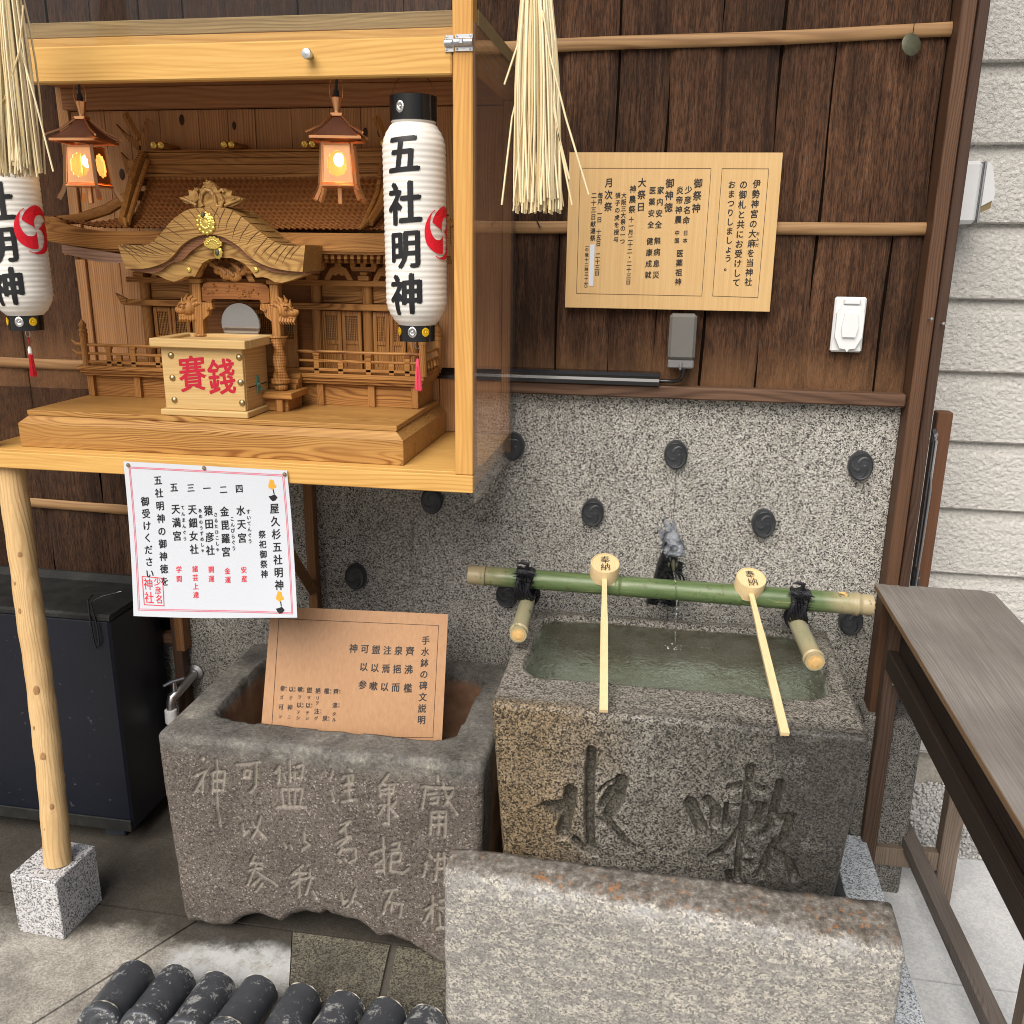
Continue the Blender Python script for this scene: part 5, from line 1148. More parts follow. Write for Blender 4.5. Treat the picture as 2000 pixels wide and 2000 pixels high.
# ================================================================ OFFERING BOX
ob = thing('offering_box', 'pale wooden offering box with red characters and brass studs', 'offering box', (-.93,1.786,1.1652))
mb = MB(); mb.box(-1.018,-.8425,1.728,1.842,1.1785,1.305,.001); obj('box_body', mb, M['boxwood'], ob)
mb = MB(); mb.box(-.8424,-.8412,1.735,1.836,1.182,1.302,.0003); obj('side_panel', mb, M['boxwood_y'], ob)
mb = MB(); mb.box(-1.026,-.834,1.719,1.851,1.1655,1.1782,.0015); obj('base_board', mb, M['boxwood'], ob)
mb = MB(); a, b, c, d = -1.033,-.827,1.712,1.858; t = .024
mb.box(a,b,c,c+t,1.3053,1.3225,.0015); mb.box(a,b,d-t,d,1.3053,1.3225,.0015); mb.box(a,a+t,c+t,d-t,1.3053,1.3223,.001); mb.box(b-t,b,c+t,d-t,1.3053,1.3223,.001); mb.box(a+t,b-t,c+t,d-t,1.3053,1.3165,.0005); obj('lid', mb, M['boxwood'], ob)
for px, py in ((334,694),(337,738),(341,781),(467,698),(470,747),(473,787)):
    p = at(px, py, Y=1.728); mb = MB(); mb.lathe([(.0068,0),(.0066,.0012),(.005,.003),(.0025,.0042),(.0003,.0046)], 18, (p[0],1.728,p[2]), 'y'); obj('brass_stud', mb, M['brass'], ob)
mb = MB(); uvb, fnb = planar(1.728, .0006); s1 = np.linalg.norm(at(401,730,Y=1.728)-at(400,730,Y=1.728))
for ch, px, py in (('賽',375,731),('錢',432,737)): p = at(px, py, Y=1.728); put(mb, ch, p[0], p[2], 68*s1, fnb, .018, .12, .80)
obj('lettering', mb, M['red'], ob)
lx = -.841; mb = MB(); c = at(503,752,X=lx); mb.box(lx, lx+.0025, c[1]-.006, c[1]+.006, c[2]-.018, c[2]+.020, .001); mb.tube([(lx+.004,c[1]+.004,c[2]-.008),(lx+.006,c[1]+.012,c[2]-.010)], .003, 8); mb.lathe([(.004,0),(.004,.004)], 12, (lx+.002,c[1],c[2]+.002), 'x'); obj('latch', mb, M['verdigris'], ob)
mb = MB(); mb.box(lx-.0004, lx+.0006, 1.745, 1.832, c[2]-.0008, c[2]+.0008, 0); obj('drawer_seam', mb, M['blackmat'], ob)

# ================================================================ PAPER LANTERNS
def lantern_prof():
    P = [(.0405,1.7215-1.337)]; zt, zb = 1.7185, 1.3705; n = 34
    for i in range(n*4+1):
        t = i/(n*4); z = zt+(zb-zt)*t
        e = min(t, 1-t)*(zt-zb); r = .0565-.0185*max(0, 1-e/.045)**2.2
        r += .0011*abs(math.sin(t*n*PI))-.0006
        P.append((r, z-1.337))
    P.append((.034,1.3665-1.337)); return P[::-1]
def flower(mb, a, z, R0, r, n=16, rx=1.0):
    """crest on a drum of radius R0 at angle a"""
    d = Vector((math.cos(a), math.sin(a), 0)); tg = Vector((-math.sin(a), math.cos(a), 0))
    Mx = Matrix(((tg.x*rx, d.x, 0), (tg.y*rx, d.y, 0), (0, 0, 1))); c = d*R0+Vector((0,0,z))
    t = MB(); 
    for k in range(n):
        b = 2*PI*k/n; t.ball((r*.62*math.cos(b), .0008, r*.62*math.sin(b)), r*.36, 6, (1,.25,1))
    t.ball((0,.0015,0), r*.25, 8, (1,.5,1)); t.lathe([(r*.9,0),(r*.9,.0008)], 20, (0,0,0), 'y')
    mb.add([tuple(Mx @ Vector(p)+c) for p in t.v], t.f, True)
def paper_lantern(name, label, x, y, text_az, zoff, tas, crest_r, light_tassel):
    L = thing(name, label, 'paper lantern', (x, y, 1.337+zoff), 0, 'white paper lanterns hanging in the cabinet')
    q = MB(); q.lathe(lantern_prof(), 56, caps=False); obj('shade', q, M['lanternpaper'], L, local=True)
    q = MB(); q.lathe([(.0395,.384),(.0420,.385),(.0420,.426),(.0395,.427),(.0385,.424),(.0385,.386)], 40, caps=False); t = obj('top_ring', q, M['black'], L, local=True)
    q = MB(); flower(q, R(text_az-12), .405, .042, .0105, rx=.8); obj('silver_crest', q, M['silver'], t, local=True)
    q = MB(); q.lathe([(.001,.002),(.0325,.001),(.0335,.0),(.0345,.034),(.0325,.0345),(.001,.0345)], 40); b = obj('bottom_ring', q, M['black'], L, local=True)
    q = MB(); flower(q, R(text_az+6), .018, .034, .0105, rx=.85); obj('silver_crest', q, M['silver'], b, local=True)
    q = MB(); flower(q, R(text_az+48), .018, .034, .0088, rx=.9); obj('yellow_crest', q, M['goldyel'], b, local=True); q = MB(); flower(q, R(text_az-52), .018, .034, .0088, rx=.9); obj('yellow_crest', q, M['goldyel'], b, local=True)
    def fn(u, v, lift=.0006):
        z = v; t = (1.7185-1.337-z)/(.348); e = min(t, 1-t)*.348; r = .0565-.0185*max(0, 1-max(e,0)/.045)**2.2+.0006+lift
        a = R(text_az)+u/.0565; return (r*math.cos(a), r*math.sin(a), z)
    q = MB()
    for ch, z, s in (('五',.326,.072),('社',.243,.076),('明',.165,.070),('神',.086,.076)): put(q, ch, 0, z, s, fn, .034, .09, .86, True)
    obj('lettering', q, M['ink'], L, local=True)
    q = MB(); R0 = .043
    def poly(pts, dz):
        from mathutils.geometry import tessellate_polygon
        tri = tessellate_polygon([[Vector((a, b, 0)) for a, b in pts]]); m_ = bmesh.new(); vv = [m_.verts.new((a, b, 0)) for a, b in pts]
        for f in tri: 
            try: m_.faces.new([vv[i] for i in f])
            except ValueError: pass
        bmesh.ops.triangulate(m_, faces=m_.faces); bmesh.ops.subdivide_edges(m_, edges=m_.edges, cuts=2, use_grid_fill=True)
        m_.verts.index_update(); q.add([fn(v.co.x+crest_r, v.co.y+.195, .0008+dz) for v in m_.verts], [tuple(v.index for v in f.verts) for f in m_.faces]); m_.free()
    for k in range(3):                                   # three comma crest
        P = []; base = k*2*PI/3+.5; n = 26
        for i in range(n+1): t = i/n; a = base-2.6*t; ro = R0*(.76+.24*min(1, t/.42)); P.append((ro*math.cos(a), ro*1.08*math.sin(a)))
        for i in range(n+1):
            t = 1-i/n; a = base-2.6*t; ro = R0*(.76+.24*min(1, t/.42)); th = ro-R0*(.03+.80*max(0, 1-t*1.08)**1.05*min(1, .35+t*8)); P.append((th*math.cos(a), th*1.08*math.sin(a)))
        poly(P, 0)
    obj('comma_crest', q, M['lantern_red'], L, local=True)
    q = MB(); q.tube([(.040,0,.42),(.040,0,.43),(.03,0,.452),(.012,0,.468),(-.012,0,.468),(-.03,0,.452),(-.040,0,.43),(-.040,0,.42)], .0007, 6); q.tube([(0,0,.463),(0,0,.515)], .0009, 6); obj('hanger', q, M['copperdark'], L, local=True)
    q = MB(); q.tube([(.005*math.cos(a), -.0, -.008+.007*math.sin(a)) for a in np.linspace(0,6.28,18)], .0008, 6); tr_ = obj('ring', q, M['steel'], L, local=True)
    q = MB(); q.tube([(0,0,-.014),(.0005,0,-.036)], .0011, 6); obj('tassel_cord', q, M['thread_red'], L, local=True)
    q = MB(); q.tube([(0,0,-.034),(0,0,-.040),(0,0,-.050)], [.002,.0042,.0040], 12); obj('tassel_knot', q, M[light_tassel], L, local=True)
    q = MB()
    for i in range(90):
        a = random.uniform(0,6.28); r = random.uniform(.1,1)**.5; q.tube([(.0038*r*math.cos(a),.0038*r*math.sin(a),-.047),(.0055*r*math.cos(a),.0055*r*math.sin(a),-.072),(.0072*r*math.cos(a)+.0005,.0072*r*math.sin(a),-.092-random.uniform(0,.004))], .0006, 4)
    obj('tassel', q, M[tas], L, local=True)
    return L
pc = at(811,420,Y=1.70)
paper_lantern('paper_lantern', 'white paper lantern beside the right cabinet post with pink tassel', pc[0], 1.70, -96, -.003, 'thread_pink', .080, 'thread_pink')
pc = at(34,500,Y=1.70)
paper_lantern('paper_lantern', 'white paper lantern cut off by the left edge, red tassel with white knot', pc[0], 1.70, -80, -.003, 'thread_red', .070, 'thread_white')

# ================================================================ COPPER LANTERNS
def copper_lantern(label, x, y, rz, zoff):
    L = thing('copper_lantern', label, 'hanging lantern', (x, y, 1.589+zoff), rz, 'lit copper lanterns hanging in the cabinet')
    hb, ht, z0, z1 = .0315, .0262, .022, .093
    q = MB()                                       # legs flare outward below the case
    for sx in (-1,1):
        for sy in (-1,1):
            q = MB(); q.tube([(sx*ht,sy*ht,z1),(sx*hb,sy*hb,z0),(sx*(hb+.003),sy*(hb+.003),.010),(sx*(hb+.010),sy*(hb+.010),-.006)], [.0036,.0038,.0048,.0052], 4, smooth=False); obj('leg', q, M['copper'], L, local=True)
    q = MB(); frame_win = [(-.55,-.62),(-.55,-.1),(-.62,-.0),(-.62,.30),(-.50,.34),(-.45,.48),(-.2,.52),(-.12,.60),(.12,.60),(.2,.52),(.45,.48),(.50,.34),(.62,.30),(.62,0),(.55,-.1),(.55,-.42),(.42,-.48),(.36,-.62),(.1,-.66),(-.1,-.66),(-.36,-.62),(-.42,-.48),(-.55,-.42)]
    win = [(-.6,-.30),(-.6,.28),(-.48,.34),(-.44,.50),(-.2,.54),(-.1,.62),(.1,.62),(.2,.54),(.44,.50),(.48,.34),(.6,.28),(.6,-.30),(.48,-.36),(.44,-.52),(.2,-.56),(.1,-.64),(-.1,-.64),(-.2,-.56),(-.44,-.52),(-.48,-.36)]
    for s in range(4):
        Mz = Matrix.Rotation(s*PI/2, 4, 'Z'); zc = (z0+z1)/2; hh = (z1-z0)/2
        def P(u, v, d=0):
            h = hb+(ht-hb)*(v+1)/2; return tuple(Mz @ Vector((u*h, -(h-.001)+d, zc+v*hh)))
        # plate with a cut-out window: ring between window outline and square border, triangulated by angle
        q = MB(); n = 64; A = []; B = []
        for i in range(n):
            a = 2*PI*i/n; c, s_ = math.cos(a), math.sin(a); k = 1/max(abs(c), abs(s_)); A.append((c*k*.98, s_*k*.98))
            best = None
            for (ax, ay), (bx, by) in zip(win, win[1:]+win[:1]):
                dx, dy = bx-ax, by-ay; den = c*dy-s_*dx
                if abs(den) < 1e-9: continue
                t = (ax*dy-ay*dx)/den; u = (ax*s_-ay*c)/den
                if t > 0 and -1e-6 <= u <= 1+1e-6: best = t if best is None else min(best, t)
            best = best or .5; B.append((c*best, s_*best))
        vs = [P(*p) for p in A]+[P(*p) for p in B]+[P(p[0], p[1], .0012) for p in B]
        q.add(vs, [(i,(i+1)%n,n+(i+1)%n,n+i) for i in range(n)]+[(n+i,n+(i+1)%n,2*n+(i+1)%n,2*n+i) for i in range(n)])
        for u0, v0, u1, v1 in ((-.88,-.92,-.88,.92),(.88,-.92,.88,.92),(-.88,.92,.88,.92),(-.88,-.92,.88,-.92)): q.tube([P(u0,v0,-.0006),P(u1,v1,-.0006)], .0011, 6)
        pl = obj('side_plate', q, M['copper'], L, local=True)
        q = MB(); q.add([P(a, b, .0016) for a, b in ((-.8,-.8),(.8,-.8),(.8,.8),(-.8,.8))], [(0,1,2,3)]); obj('amber_pane', q, M['pane'], pl, local=True)
    q = MB(); q.box(-hb-.002,hb+.002,-hb-.002,hb+.002,z0-.004,z0-.001,.0005); q.box(-.004,.004,-.004,.004,-.012,z0-.004,.001); obj('floor_plate', q, M['copper'], L, local=True)
    q = MB(); rw = .046; n = 12; G = np.zeros((n, 41, 3))
    for i in range(n):
        t = i/(n-1); h = rw*(1-t)+.008*t; z = .096+.0035+.040*(t**1.25)
        for j in range(41):
            a = 2*PI*j/40+PI/4; c, s_ = math.cos(a), math.sin(a); k = 1/max(abs(c), abs(s_)); lift = .006*(abs(c*s_)*2)**6*(1-t)**2; G[i,j] = (c*k*h, s_*k*h, z+lift)
    q.grid(G, smooth=False); rf = obj('roof', q, M['copperdark'], L, local=True)
    q = MB()
    for s in range(4):
        a = s*PI/2+PI/4; c, s_ = math.cos(a)*1.414, math.sin(a)*1.414; q.tube([(c*.0085,s_*.0085,.142),(c*.028,s_*.028,.121),(c*.050,s_*.050,.108)], .0022, 6)
        b = s*PI/2; Mz = Matrix.Rotation(b, 4, 'Z'); q.add([tuple(Mz @ Vector(p)) for p in ((-.044,-.0462,.0985),(.044,-.0462,.0985),(.044,-.0462,.103),(-.044,-.0462,.103),(-.044,-.0445,.0985),(.044,-.0445,.0985),(.044,-.0445,.103),(-.044,-.0445,.103))], [(0,1,2,3),(7,6,5,4),(0,4,5,1),(3,2,6,7),(0,3,7,4),(1,5,6,2)])
    obj('roof_edge', q, M['copper'], rf, local=True)
    q = MB(); q.box(-.011,.011,-.011,.011,.1395,.146,.0008); q.lathe([(.0065,.146),(.0062,.150),(.0105,.170),(.0108,.1715),(.0098,.1725),(.001,.1725)], 24); obj('cap', q, M['copper'], L, local=True)
    q = MB(); q.tube([(0,0,.172),(0,0,.185)], [.006,.0045], 12); q.tube([(0,0,.185),(.001,0,.20),(.004,0,.225),(.005,0,.26)], .0025, 8); obj('cord', q, M['blackmat'], L, local=True)
    q = MB(); q.tube([(-.011,0,.172),(-.0125,0,.19),(-.008,0,.204),(0,0,.209),(.008,0,.204),(.0125,0,.19),(.011,0,.172)], .0007, 6); q.tube([(0,0,.207),(-.002,0,.222)], [.0035,.003], 8); q.box(-.004,.000,-.003,.003,.218,.256,.0006); obj('hook', q, M['copper'], L, local=True)
    q = MB(); q.ball((0,0,.066), .0095, 14, (1,1,1.25)); obj('bulb', q, M['bulb'], L, local=True)
    return L
c = at(662,320,Y=1.72); Lr = copper_lantern('lit copper lantern near the white paper lantern, seen almost square on', c[0], 1.72, R(13), .003)
c = at(168,300,Y=1.72); Ll = copper_lantern('lit copper lantern left of the shrine roof, turned to show two glowing panes', c[0], 1.72, R(4), .003)
for L in (Ll, Lr):
    p = bpy.data.lights.new('lantern_glow', 'POINT'); p.energy = .13; p.color = (1, .62, .25); p.shadow_soft_size = .01
    o = bpy.data.objects.new('lantern_glow', p); COL.objects.link(o); o.parent = L; o.location = (0,0,.050)

# ================================================================ WHITE PAPER NOTICE
YP = 1.6445; pn = thing('paper_notice', 'white paper notice pinned to the cabinet front edge', 'notice', (-.9,YP,.75))
bow = lambda x, z: YP-.0+(-.018*max(0, (1.06-z)/.31)**2)-.006*max(0, (x+.80)/.09)*max(0, (1.0-z)/.25)
pq = [at(px,py,Y=YP) for px, py in ((241,901),(560.5,919),(588,1199),(270,1197))]
mb = MB(); n = 24; G = np.zeros((n, n, 3))
for i in range(n):
    for j in range(n):
        u, v = j/(n-1), i/(n-1); p = (pq[0]*(1-u)+pq[1]*u)*(1-v)+(pq[3]*(1-u)+pq[2]*u)*v; G[i,j] = (p[0], 0, p[2]-.004*math.sin(PI*u)*v); G[i,j,1] = bow(p[0], p[2])
mb.grid(G); G2 = G.copy(); G2[:,:,1] += .0004; mb.grid(G2, flip=True); obj('sheet', mb, M['paper'], pn, normals=False)
uv, _ = planar(YP, 0); fn = lambda u, v: (u, bow(u, v)-.0006, v); pix = lambda a, b: at(230+a/5.084, 880+b/5.084, Y=YP-.004); sc = 1/5.084*np.linalg.norm(at(401,1040,Y=YP)-at(400,1040,Y=YP))
cols = [('屋久杉五社明神',(1548,580),(1617,1325),100),('祭祀御祭神',(1430,835),(1463,1220),80),('四',(1197,383),(1197,383),84),('二',(1040,392),(1040,392),84),('一',(875,380),(875,380),84),('三',(715,375),(715,375),84),('五',(548,370),(548,370),90),
 ('水天宮',(1213,600),(1232,870),98),('すいてんぐう',(1290,610),(1312,900),46),('金毘羅宮',(1052,610),(1076,1005),98),('こんぴらぐう',(1130,680),(1152,970),46),('猿田彦社',(892,600),(920,990),98),('さるたひこしゃ',(965,640),(993,980),44),
 ('天鈿女社',(732,590),(760,980),98),('あめのうずめしゃ',(810,600),(845,990),42),('天満宮',(567,585),(587,850),98),('てんまんぐう',(637,570),(665,875),44),('五社明神の御神徳を',(388,300),(480,1290),92),('御受けください',(262,510),(330,1215),94)]
mb = MB(); columns(mb, cols, pix, uv, sc, fn, .02, .12, .9); obj('black_lettering', mb, M['ink'], pn)
mb = MB(); columns(mb, [('安産',(1257,1180),(1265,1265),66),('金運',(1095,1190),(1103,1275),66),('開運',(935,1175),(940,1265),66),('諸芸上達',(775,1170),(795,1420),66),('学問',(615,1175),(622,1265),66)], pix, uv, sc, fn, .012, .12, .9); obj('red_lettering', mb, M['redprint'], pn)
mb = MB(); columns(mb, [('神社',(318,1315),(335,1445),120),('少',(408,1290),(408,1290),90),('彦',(420,1375),(420,1375),80),('名',(435,1460),(435,1460),90)], pix, uv, sc, fn, .0, .0, .82)
sq = [(255,1240),(458,1258),(487,1522),(292,1510)]
for a, b in zip(sq, sq[1:]+sq[:1]): strip(mb, uv(pix(*a)), uv(pix(*b)), .0016, fn)
obj('red_seal', mb, M['redprint'], pn)
mb = MB(); bq = [(100,165),(1640,245),(1765,1595),(235,1562)]
for o_ in (0, 12):
    b2 = [(100+o_,165+o_),(1640-o_,245+o_),(1765-o_,1595-o_),(235+o_,1562-o_)]
    for a, b in zip(b2, b2[1:]+b2[:1]): strip(mb, uv(pix(*a)), uv(pix(*b)), .0011, fn)
obj('pink_border', mb, M['pink'], pn)
for ox, oy in ((1525,340),(1628,1430)):
    mb = MB()
    def disc(cx, cy, r):
        u, v = uv(pix(cx, cy)); P = [fn(u+r*sc*math.cos(a), v+r*sc*math.sin(a)) for a in np.linspace(0, 6.28, 15)[:-1]]; mb.add(P, [tuple(range(14))])
    for dx, dy, r in ((-12,-35,14),(4,-30,14),(-16,-8,17),(6,-6,17),(-20,18,19),(2,20,19),(22,16,18),(0,38,14)): disc(ox+dx, oy+dy, r)
    ic = obj('bell_drawing', mb, plain('orange_print', (.72,.36,.04,1), .6, var=.4, scale=400), pn)
    mb = MB(); strip(mb, uv(pix(ox+10,oy+50)), uv(pix(ox+20,oy+95)), .0022, fn)
    P = [(ox-35,oy+118),(ox-5,oy+112),(ox+25,oy+98),(ox+55,oy+128),(ox+32,oy+160),(ox+5,oy+166),(ox-18,oy+145)]; mb.add([fn(*uv(pix(*p))) for p in P], [tuple(range(7))]); obj('handle_drawing', mb, M['ink'], ic)
for a, b in ((95,148),(850,178),(1650,240)):
    p = pix(a, b); mb = MB(); mb.lathe([(.0042,0),(.0042,.001),(.003,.0028),(.0003,.0034)], 16, (p[0], bow(p[0],p[2])-.0006, p[2]), 'y'); obj('thumbtack', mb, M['brass'], pn)

# ================================================================ WOODEN SIGN LEANING IN THE OLD BASIN
upv = AX.T @ np.array([.38,-9.14,1.0]); upv /= np.linalg.norm(upv); rtv = AX.T @ np.array([1,.044,.01]); rtv -= upv*np.dot(rtv, upv); rtv /= np.linalg.norm(rtv); nv_ = np.cross(rtv, upv)
P0 = at(690,1420,Y=1.715); 
if nv_[1] > 0: nv_ = -nv_
bs = thing('basin_sign', 'tilted brown wooden sign with black verse standing in the old basin', 'sign', tuple(P0))
pp = lambda a, b: at_plane(480+a/3.864, 1150+b/3.864, P0, nv_)
uvS = lambda p: (float(np.dot(p-P0, rtv)), float(np.dot(p-P0, upv))); fnS = lambda u, v: tuple(P0+rtv*u+upv*v+nv_*.0007)
tl, trr, br = uvS(pp(190,132)), uvS(pp(1527,192)), uvS(pp(1480,1142)); bl = (uvS(pp(125,1005))[0]-.0, br[1]-.0)
quad = [tl, trr, (br[0], br[1]-.10), (bl[0]-.003, br[1]-.10)]
mb = MB(); vs = [P0+rtv*u+upv*v for u, v in quad]; mb.add([tuple(p) for p in vs]+[tuple(p-nv_*.014) for p in vs], [(3,2,1,0),(4,5,6,7),(0,1,5,4),(1,2,6,5),(2,3,7,6),(3,0,4,7)]); obj('panel', mb, M['signwood2'], bs)
scS = 1/3.864*abs(uvS(at_plane(701,1300,P0,nv_))[0]-uvS(at_plane(700,1300,P0,nv_))[0])
cols = [('手水鉢の碑文説明',(1357,390),(1325,990),68),('齊',(1238,470),(1238,470),72),('沸檻',(1228,610),(1222,750),72),('泉挹而',(1152,468),(1130,745),70),('注焉以',(1068,465),(1045,740),70),('盥以嗽',(982,460),(962,735),70),('可以参',(897,455),(880,725),70),('神',(812,450),(812,450),72),
 ('齊',(680,775),(680,775),44),('沸',(672,880),(672,880),44),('タル',(667,945),(665,988),32),('檻',(610,772),(610,772),44),('泉',(598,978),(598,978),44),('挹',(545,770),(545,770),44),('リテ',(542,825),(540,862),32),('注',(535,925),(535,925),44),('グ',(530,978),(530,978),32),
 ('盥',(480,765),(480,765),44),('ヲ',(475,820),(475,820),32),('以',(470,880),(470,880),44),('テシ',(465,935),(463,977),32),('嗽',(410,760),(410,760),44),('ヲ',(406,817),(406,817),32),('以',(402,877),(402,877),44),('テシ',(397,932),(395,974),32),('以',(343,757),(343,757),44),('テ',(340,825),(340,825),32),('神',(333,895),(333,895),44),('ニ',(328,967),(328,967),32),('参',(278,752),(278,752),44),('ズ',(270,820),(270,820),32),('可',(265,892),(265,892),44),('シ',(260,962),(260,962),32),
 ('セフ',(709,768),(709,788),15),('フツ',(702,870),(702,890),15),('カン',(640,765),(640,785),15),('セン',(627,970),(627,990),15),('ソソ',(563,915),(563,935),15),('モツ',(497,873),(497,893),15),('モツ',(430,870),(430,890),15),('サン',(305,745),(305,765),15),('ソウ',(437,752),(437,772),15),('モツ',(370,750),(370,770),15)]
mb = MB(); columns(mb, cols, pp, uvS, scS, fnS, .019); obj('lettering', mb, M['ink'], bs)
mb = MB(); q = [(250,225),(1455,277),(1412,1123),(192,1110)]
for a, b in zip(q, q[1:]+q[:1]): strip(mb, uvS(pp(*a)), uvS(pp(*b)), .001, fnS)
obj('ruled_frame', mb, M['ink_soft'], bs)
# ================================================================ BAMBOO RAIL, LADLES, SPOUT
br_ = thing('bamboo_rail', 'green bamboo rail lashed with black rope across the right basin', 'bamboo rail', (.02,1.95,.66))
A = at(917,1122,Y=1.95); B = at(1703,1182,Y=1.95)
def culm(A, B, r, n=60, nodes=(), r2=None):
    q = MB(); A = np.array(A); B = np.array(B); P = []; Rr = []
    for i in range(n+1):
        t = i/n; P.append(A+(B-A)*t); rr = r+((r2 or r)-r)*t
        for nd in nodes: rr += .0026*math.exp(-((t-nd)/.005)**2)-.0012*math.exp(-((t-nd-.010)/.006)**2)
        Rr.append(rr)
    ts = sorted(set(list(range(n+1)))); q.tube(P, Rr, 26); return q
nodes = (.04,.385,.685,.965)
q = culm(A, B, .0222, 300, nodes, .0238); obj('main_culm', q, M['bamboo'], br_)
q = MB(); d = (B-A)/np.linalg.norm(B-A)
for nd in nodes: c = A+(B-A)*nd+d*.004; q.tube([c-d*.0006, c+d*.0006], .0234, 26, caps=False)
obj('node_line', q, M['seam'], br_)
q = MB(); q.tube([A-d*.0005, A-d*.0012], .0195, 24); q.tube([B+d*.0005, B+d*.0012], .021, 24); obj('cut_face', q, M['bamboocut'], br_)
q = MB(); c = A+(B-A)*.935; q.tube([c+[0,-.006,.020], c+[-.004,-.010,.026],c+[-.016,-.012,.028]], [.006,.004,.001], 8); obj('branch_stub', q, M['bamboocut'], br_)
ends = []
for px1, py1, px2, py2, za, zb, rr in ((1031,1170,1012,1240,.716,.704,.0175),(1556,1215,1592,1293,.716,.706,.0185)):
    a = at(px1,py1,Z=za); b = at(px2,py2,Z=zb); dd = (b-a)/np.linalg.norm(b-a); a2 = a-dd*.11; ends.append((a, b, dd))
    q = culm(a2, b, rr-.001, 80, (.95,), rr+.001); o = obj('short_culm', q, M['bamboo_y'], br_)
    q = MB(); q.tube([b+dd*.0003, b+dd*.0010], rr*.80, 22); q.ball(b+dd*.001, rr*.62, 12, (1,.12,1)); obj('cut_face', q, M['bamboocut'], o)
    # shaggy palm-fibre lashing
    cx = A+(B-A)*((a[0]-A[0])/(B[0]-A[0])); q = MB()
    for w_ in range(9):
        off = (w_-4)*.0042
        P = [(cx[0]+off+.003*math.sin(t*3+w_)+.004*math.cos(t), cx[1]+(.0285+.002*math.sin(w_))*math.cos(t), cx[2]-.012+(.036+.002*math.cos(w_*2))*math.sin(t)) for t in np.linspace(0, 6.5, 30)]
        q.tube(P, .0032, 6)
    for w_ in range(6):
        off = (w_-3)*.005
        P = [(a[0]+.022*math.cos(t), a[1]+.022+off, a[2]+.002+.021*math.sin(t)) for t in np.linspace(0, 6.5, 26)]; q.tube(P, .0034, 6)
    q.tube([(cx[0],cx[1]-.01,cx[2]+.026),(cx[0]+.004,cx[1]-.012,cx[2]+.040),(cx[0]-.010,cx[1]-.014,cx[2]+.044),(cx[0]-.020,cx[1]-.016,cx[2]+.041)], [.006,.005,.004,.001], 7)
    for i in range(650):
        t = random.uniform(-.3, PI+.6); off = random.uniform(-.021, .021); r0 = .031
        p = np.array([cx[0]+off, cx[1]-r0*math.cos(t-.6)*.9, cx[2]-.010+.037*math.sin(t)]); tg = np.array([random.uniform(-.5,.5), math.sin(t-.6)*.6-.45, -.4+math.cos(t)*.8]); tg /= np.linalg.norm(tg); ln = random.uniform(.008,.020)
        q.tube([p, p+tg*ln*.5+np.array([0,-.002,.001]), p+tg*ln+np.array([random.uniform(-.002,.002),-.002,-.001])], [.0006,.0005,.0001], 3, caps=False)
    obj('rope_lashing', q, M['hair'], br_)

def ladle(label, top, end, lean):
    top = np.array(top); L = thing('wooden_ladle', label, 'ladle', tuple(end), 0, 'wooden ladles resting upside down on the bamboo rail')
    # upturned cup: flat bottom faces up and towards the viewer
    d = top-np.array(end); d /= np.linalg.norm(d); ax = Vector((lean, -.40, .91)).normalized(); Mx = ax.to_track_quat('Z', 'Y').to_matrix().to_4x4(); c = Vector(top)
    q = MB(); q.lathe([(.0300,-.021),(.0322,-.021),(.0325,.0180),(.0318,.0200),(.0300,.0202),(.0296,.0177),(.001,.0177)], 48, caps=False); q.v = [tuple(Mx @ Vector(p)+c) for p in q.v]; cup = obj('cup', q, M['hinoki'], L)
    q = MB(); X = (Mx @ Vector((1,0,0))); Y = (Mx @ Vector((0,1,0)))
    if X.x < 0: X = -X
    Y = ax.cross(X)
    if Y.z < 0: Y = -Y
    fnL = lambda u, v: tuple(c+X*u+Y*v+ax*.0182)
    put(q, '奉', 0, .0122, .0245, fnL, .003, .10); put(q, '納', 0, -.0115, .0255, fnL, .003, .10); obj('lettering', q, M['ink'], cup)
    s = c+Vector(-d)*.031-ax*.005; e = Vector([float(v) for v in end]); q = MB(); side = Vector((-d[1], d[0], 0)).normalized(); up_ = Vector(d).cross(side); up_ = -up_ if up_.z < 0 else up_
    vs = []
    for p, wd, th in ((s-Vector(-d)*.004,.0052,.0035),(s+(e-s)*.25,.0062,.0035),(s+(e-s)*.35,.0075,.0038),(e,.0080,.0040)):
        for a, b in ((-1,-1),(1,-1),(1,1),(-1,1)): vs.append(tuple(p+side*wd*a+up_*th*b))
    fs = [(0,1,2,3),(15,14,13,12)]
    for i in range(3):
        for j in range(4): fs.append((i*4+j, i*4+(j+1)%4, i*4+4+(j+1)%4, i*4+4+j))
    q.add(vs, fs); obj('handle', q, M['hinoki'], L)
ladle('wooden ladle on the bamboo rail left of the spout, handle pointing straight down', at(1181,1112,Y=1.945), at(1179,1389,Z=.668), .06)
ladle('wooden ladle on the bamboo rail right of the spout, handle slanting to the right', at(1464,1141,Y=1.945), at(1533,1434,Z=.668), .10)

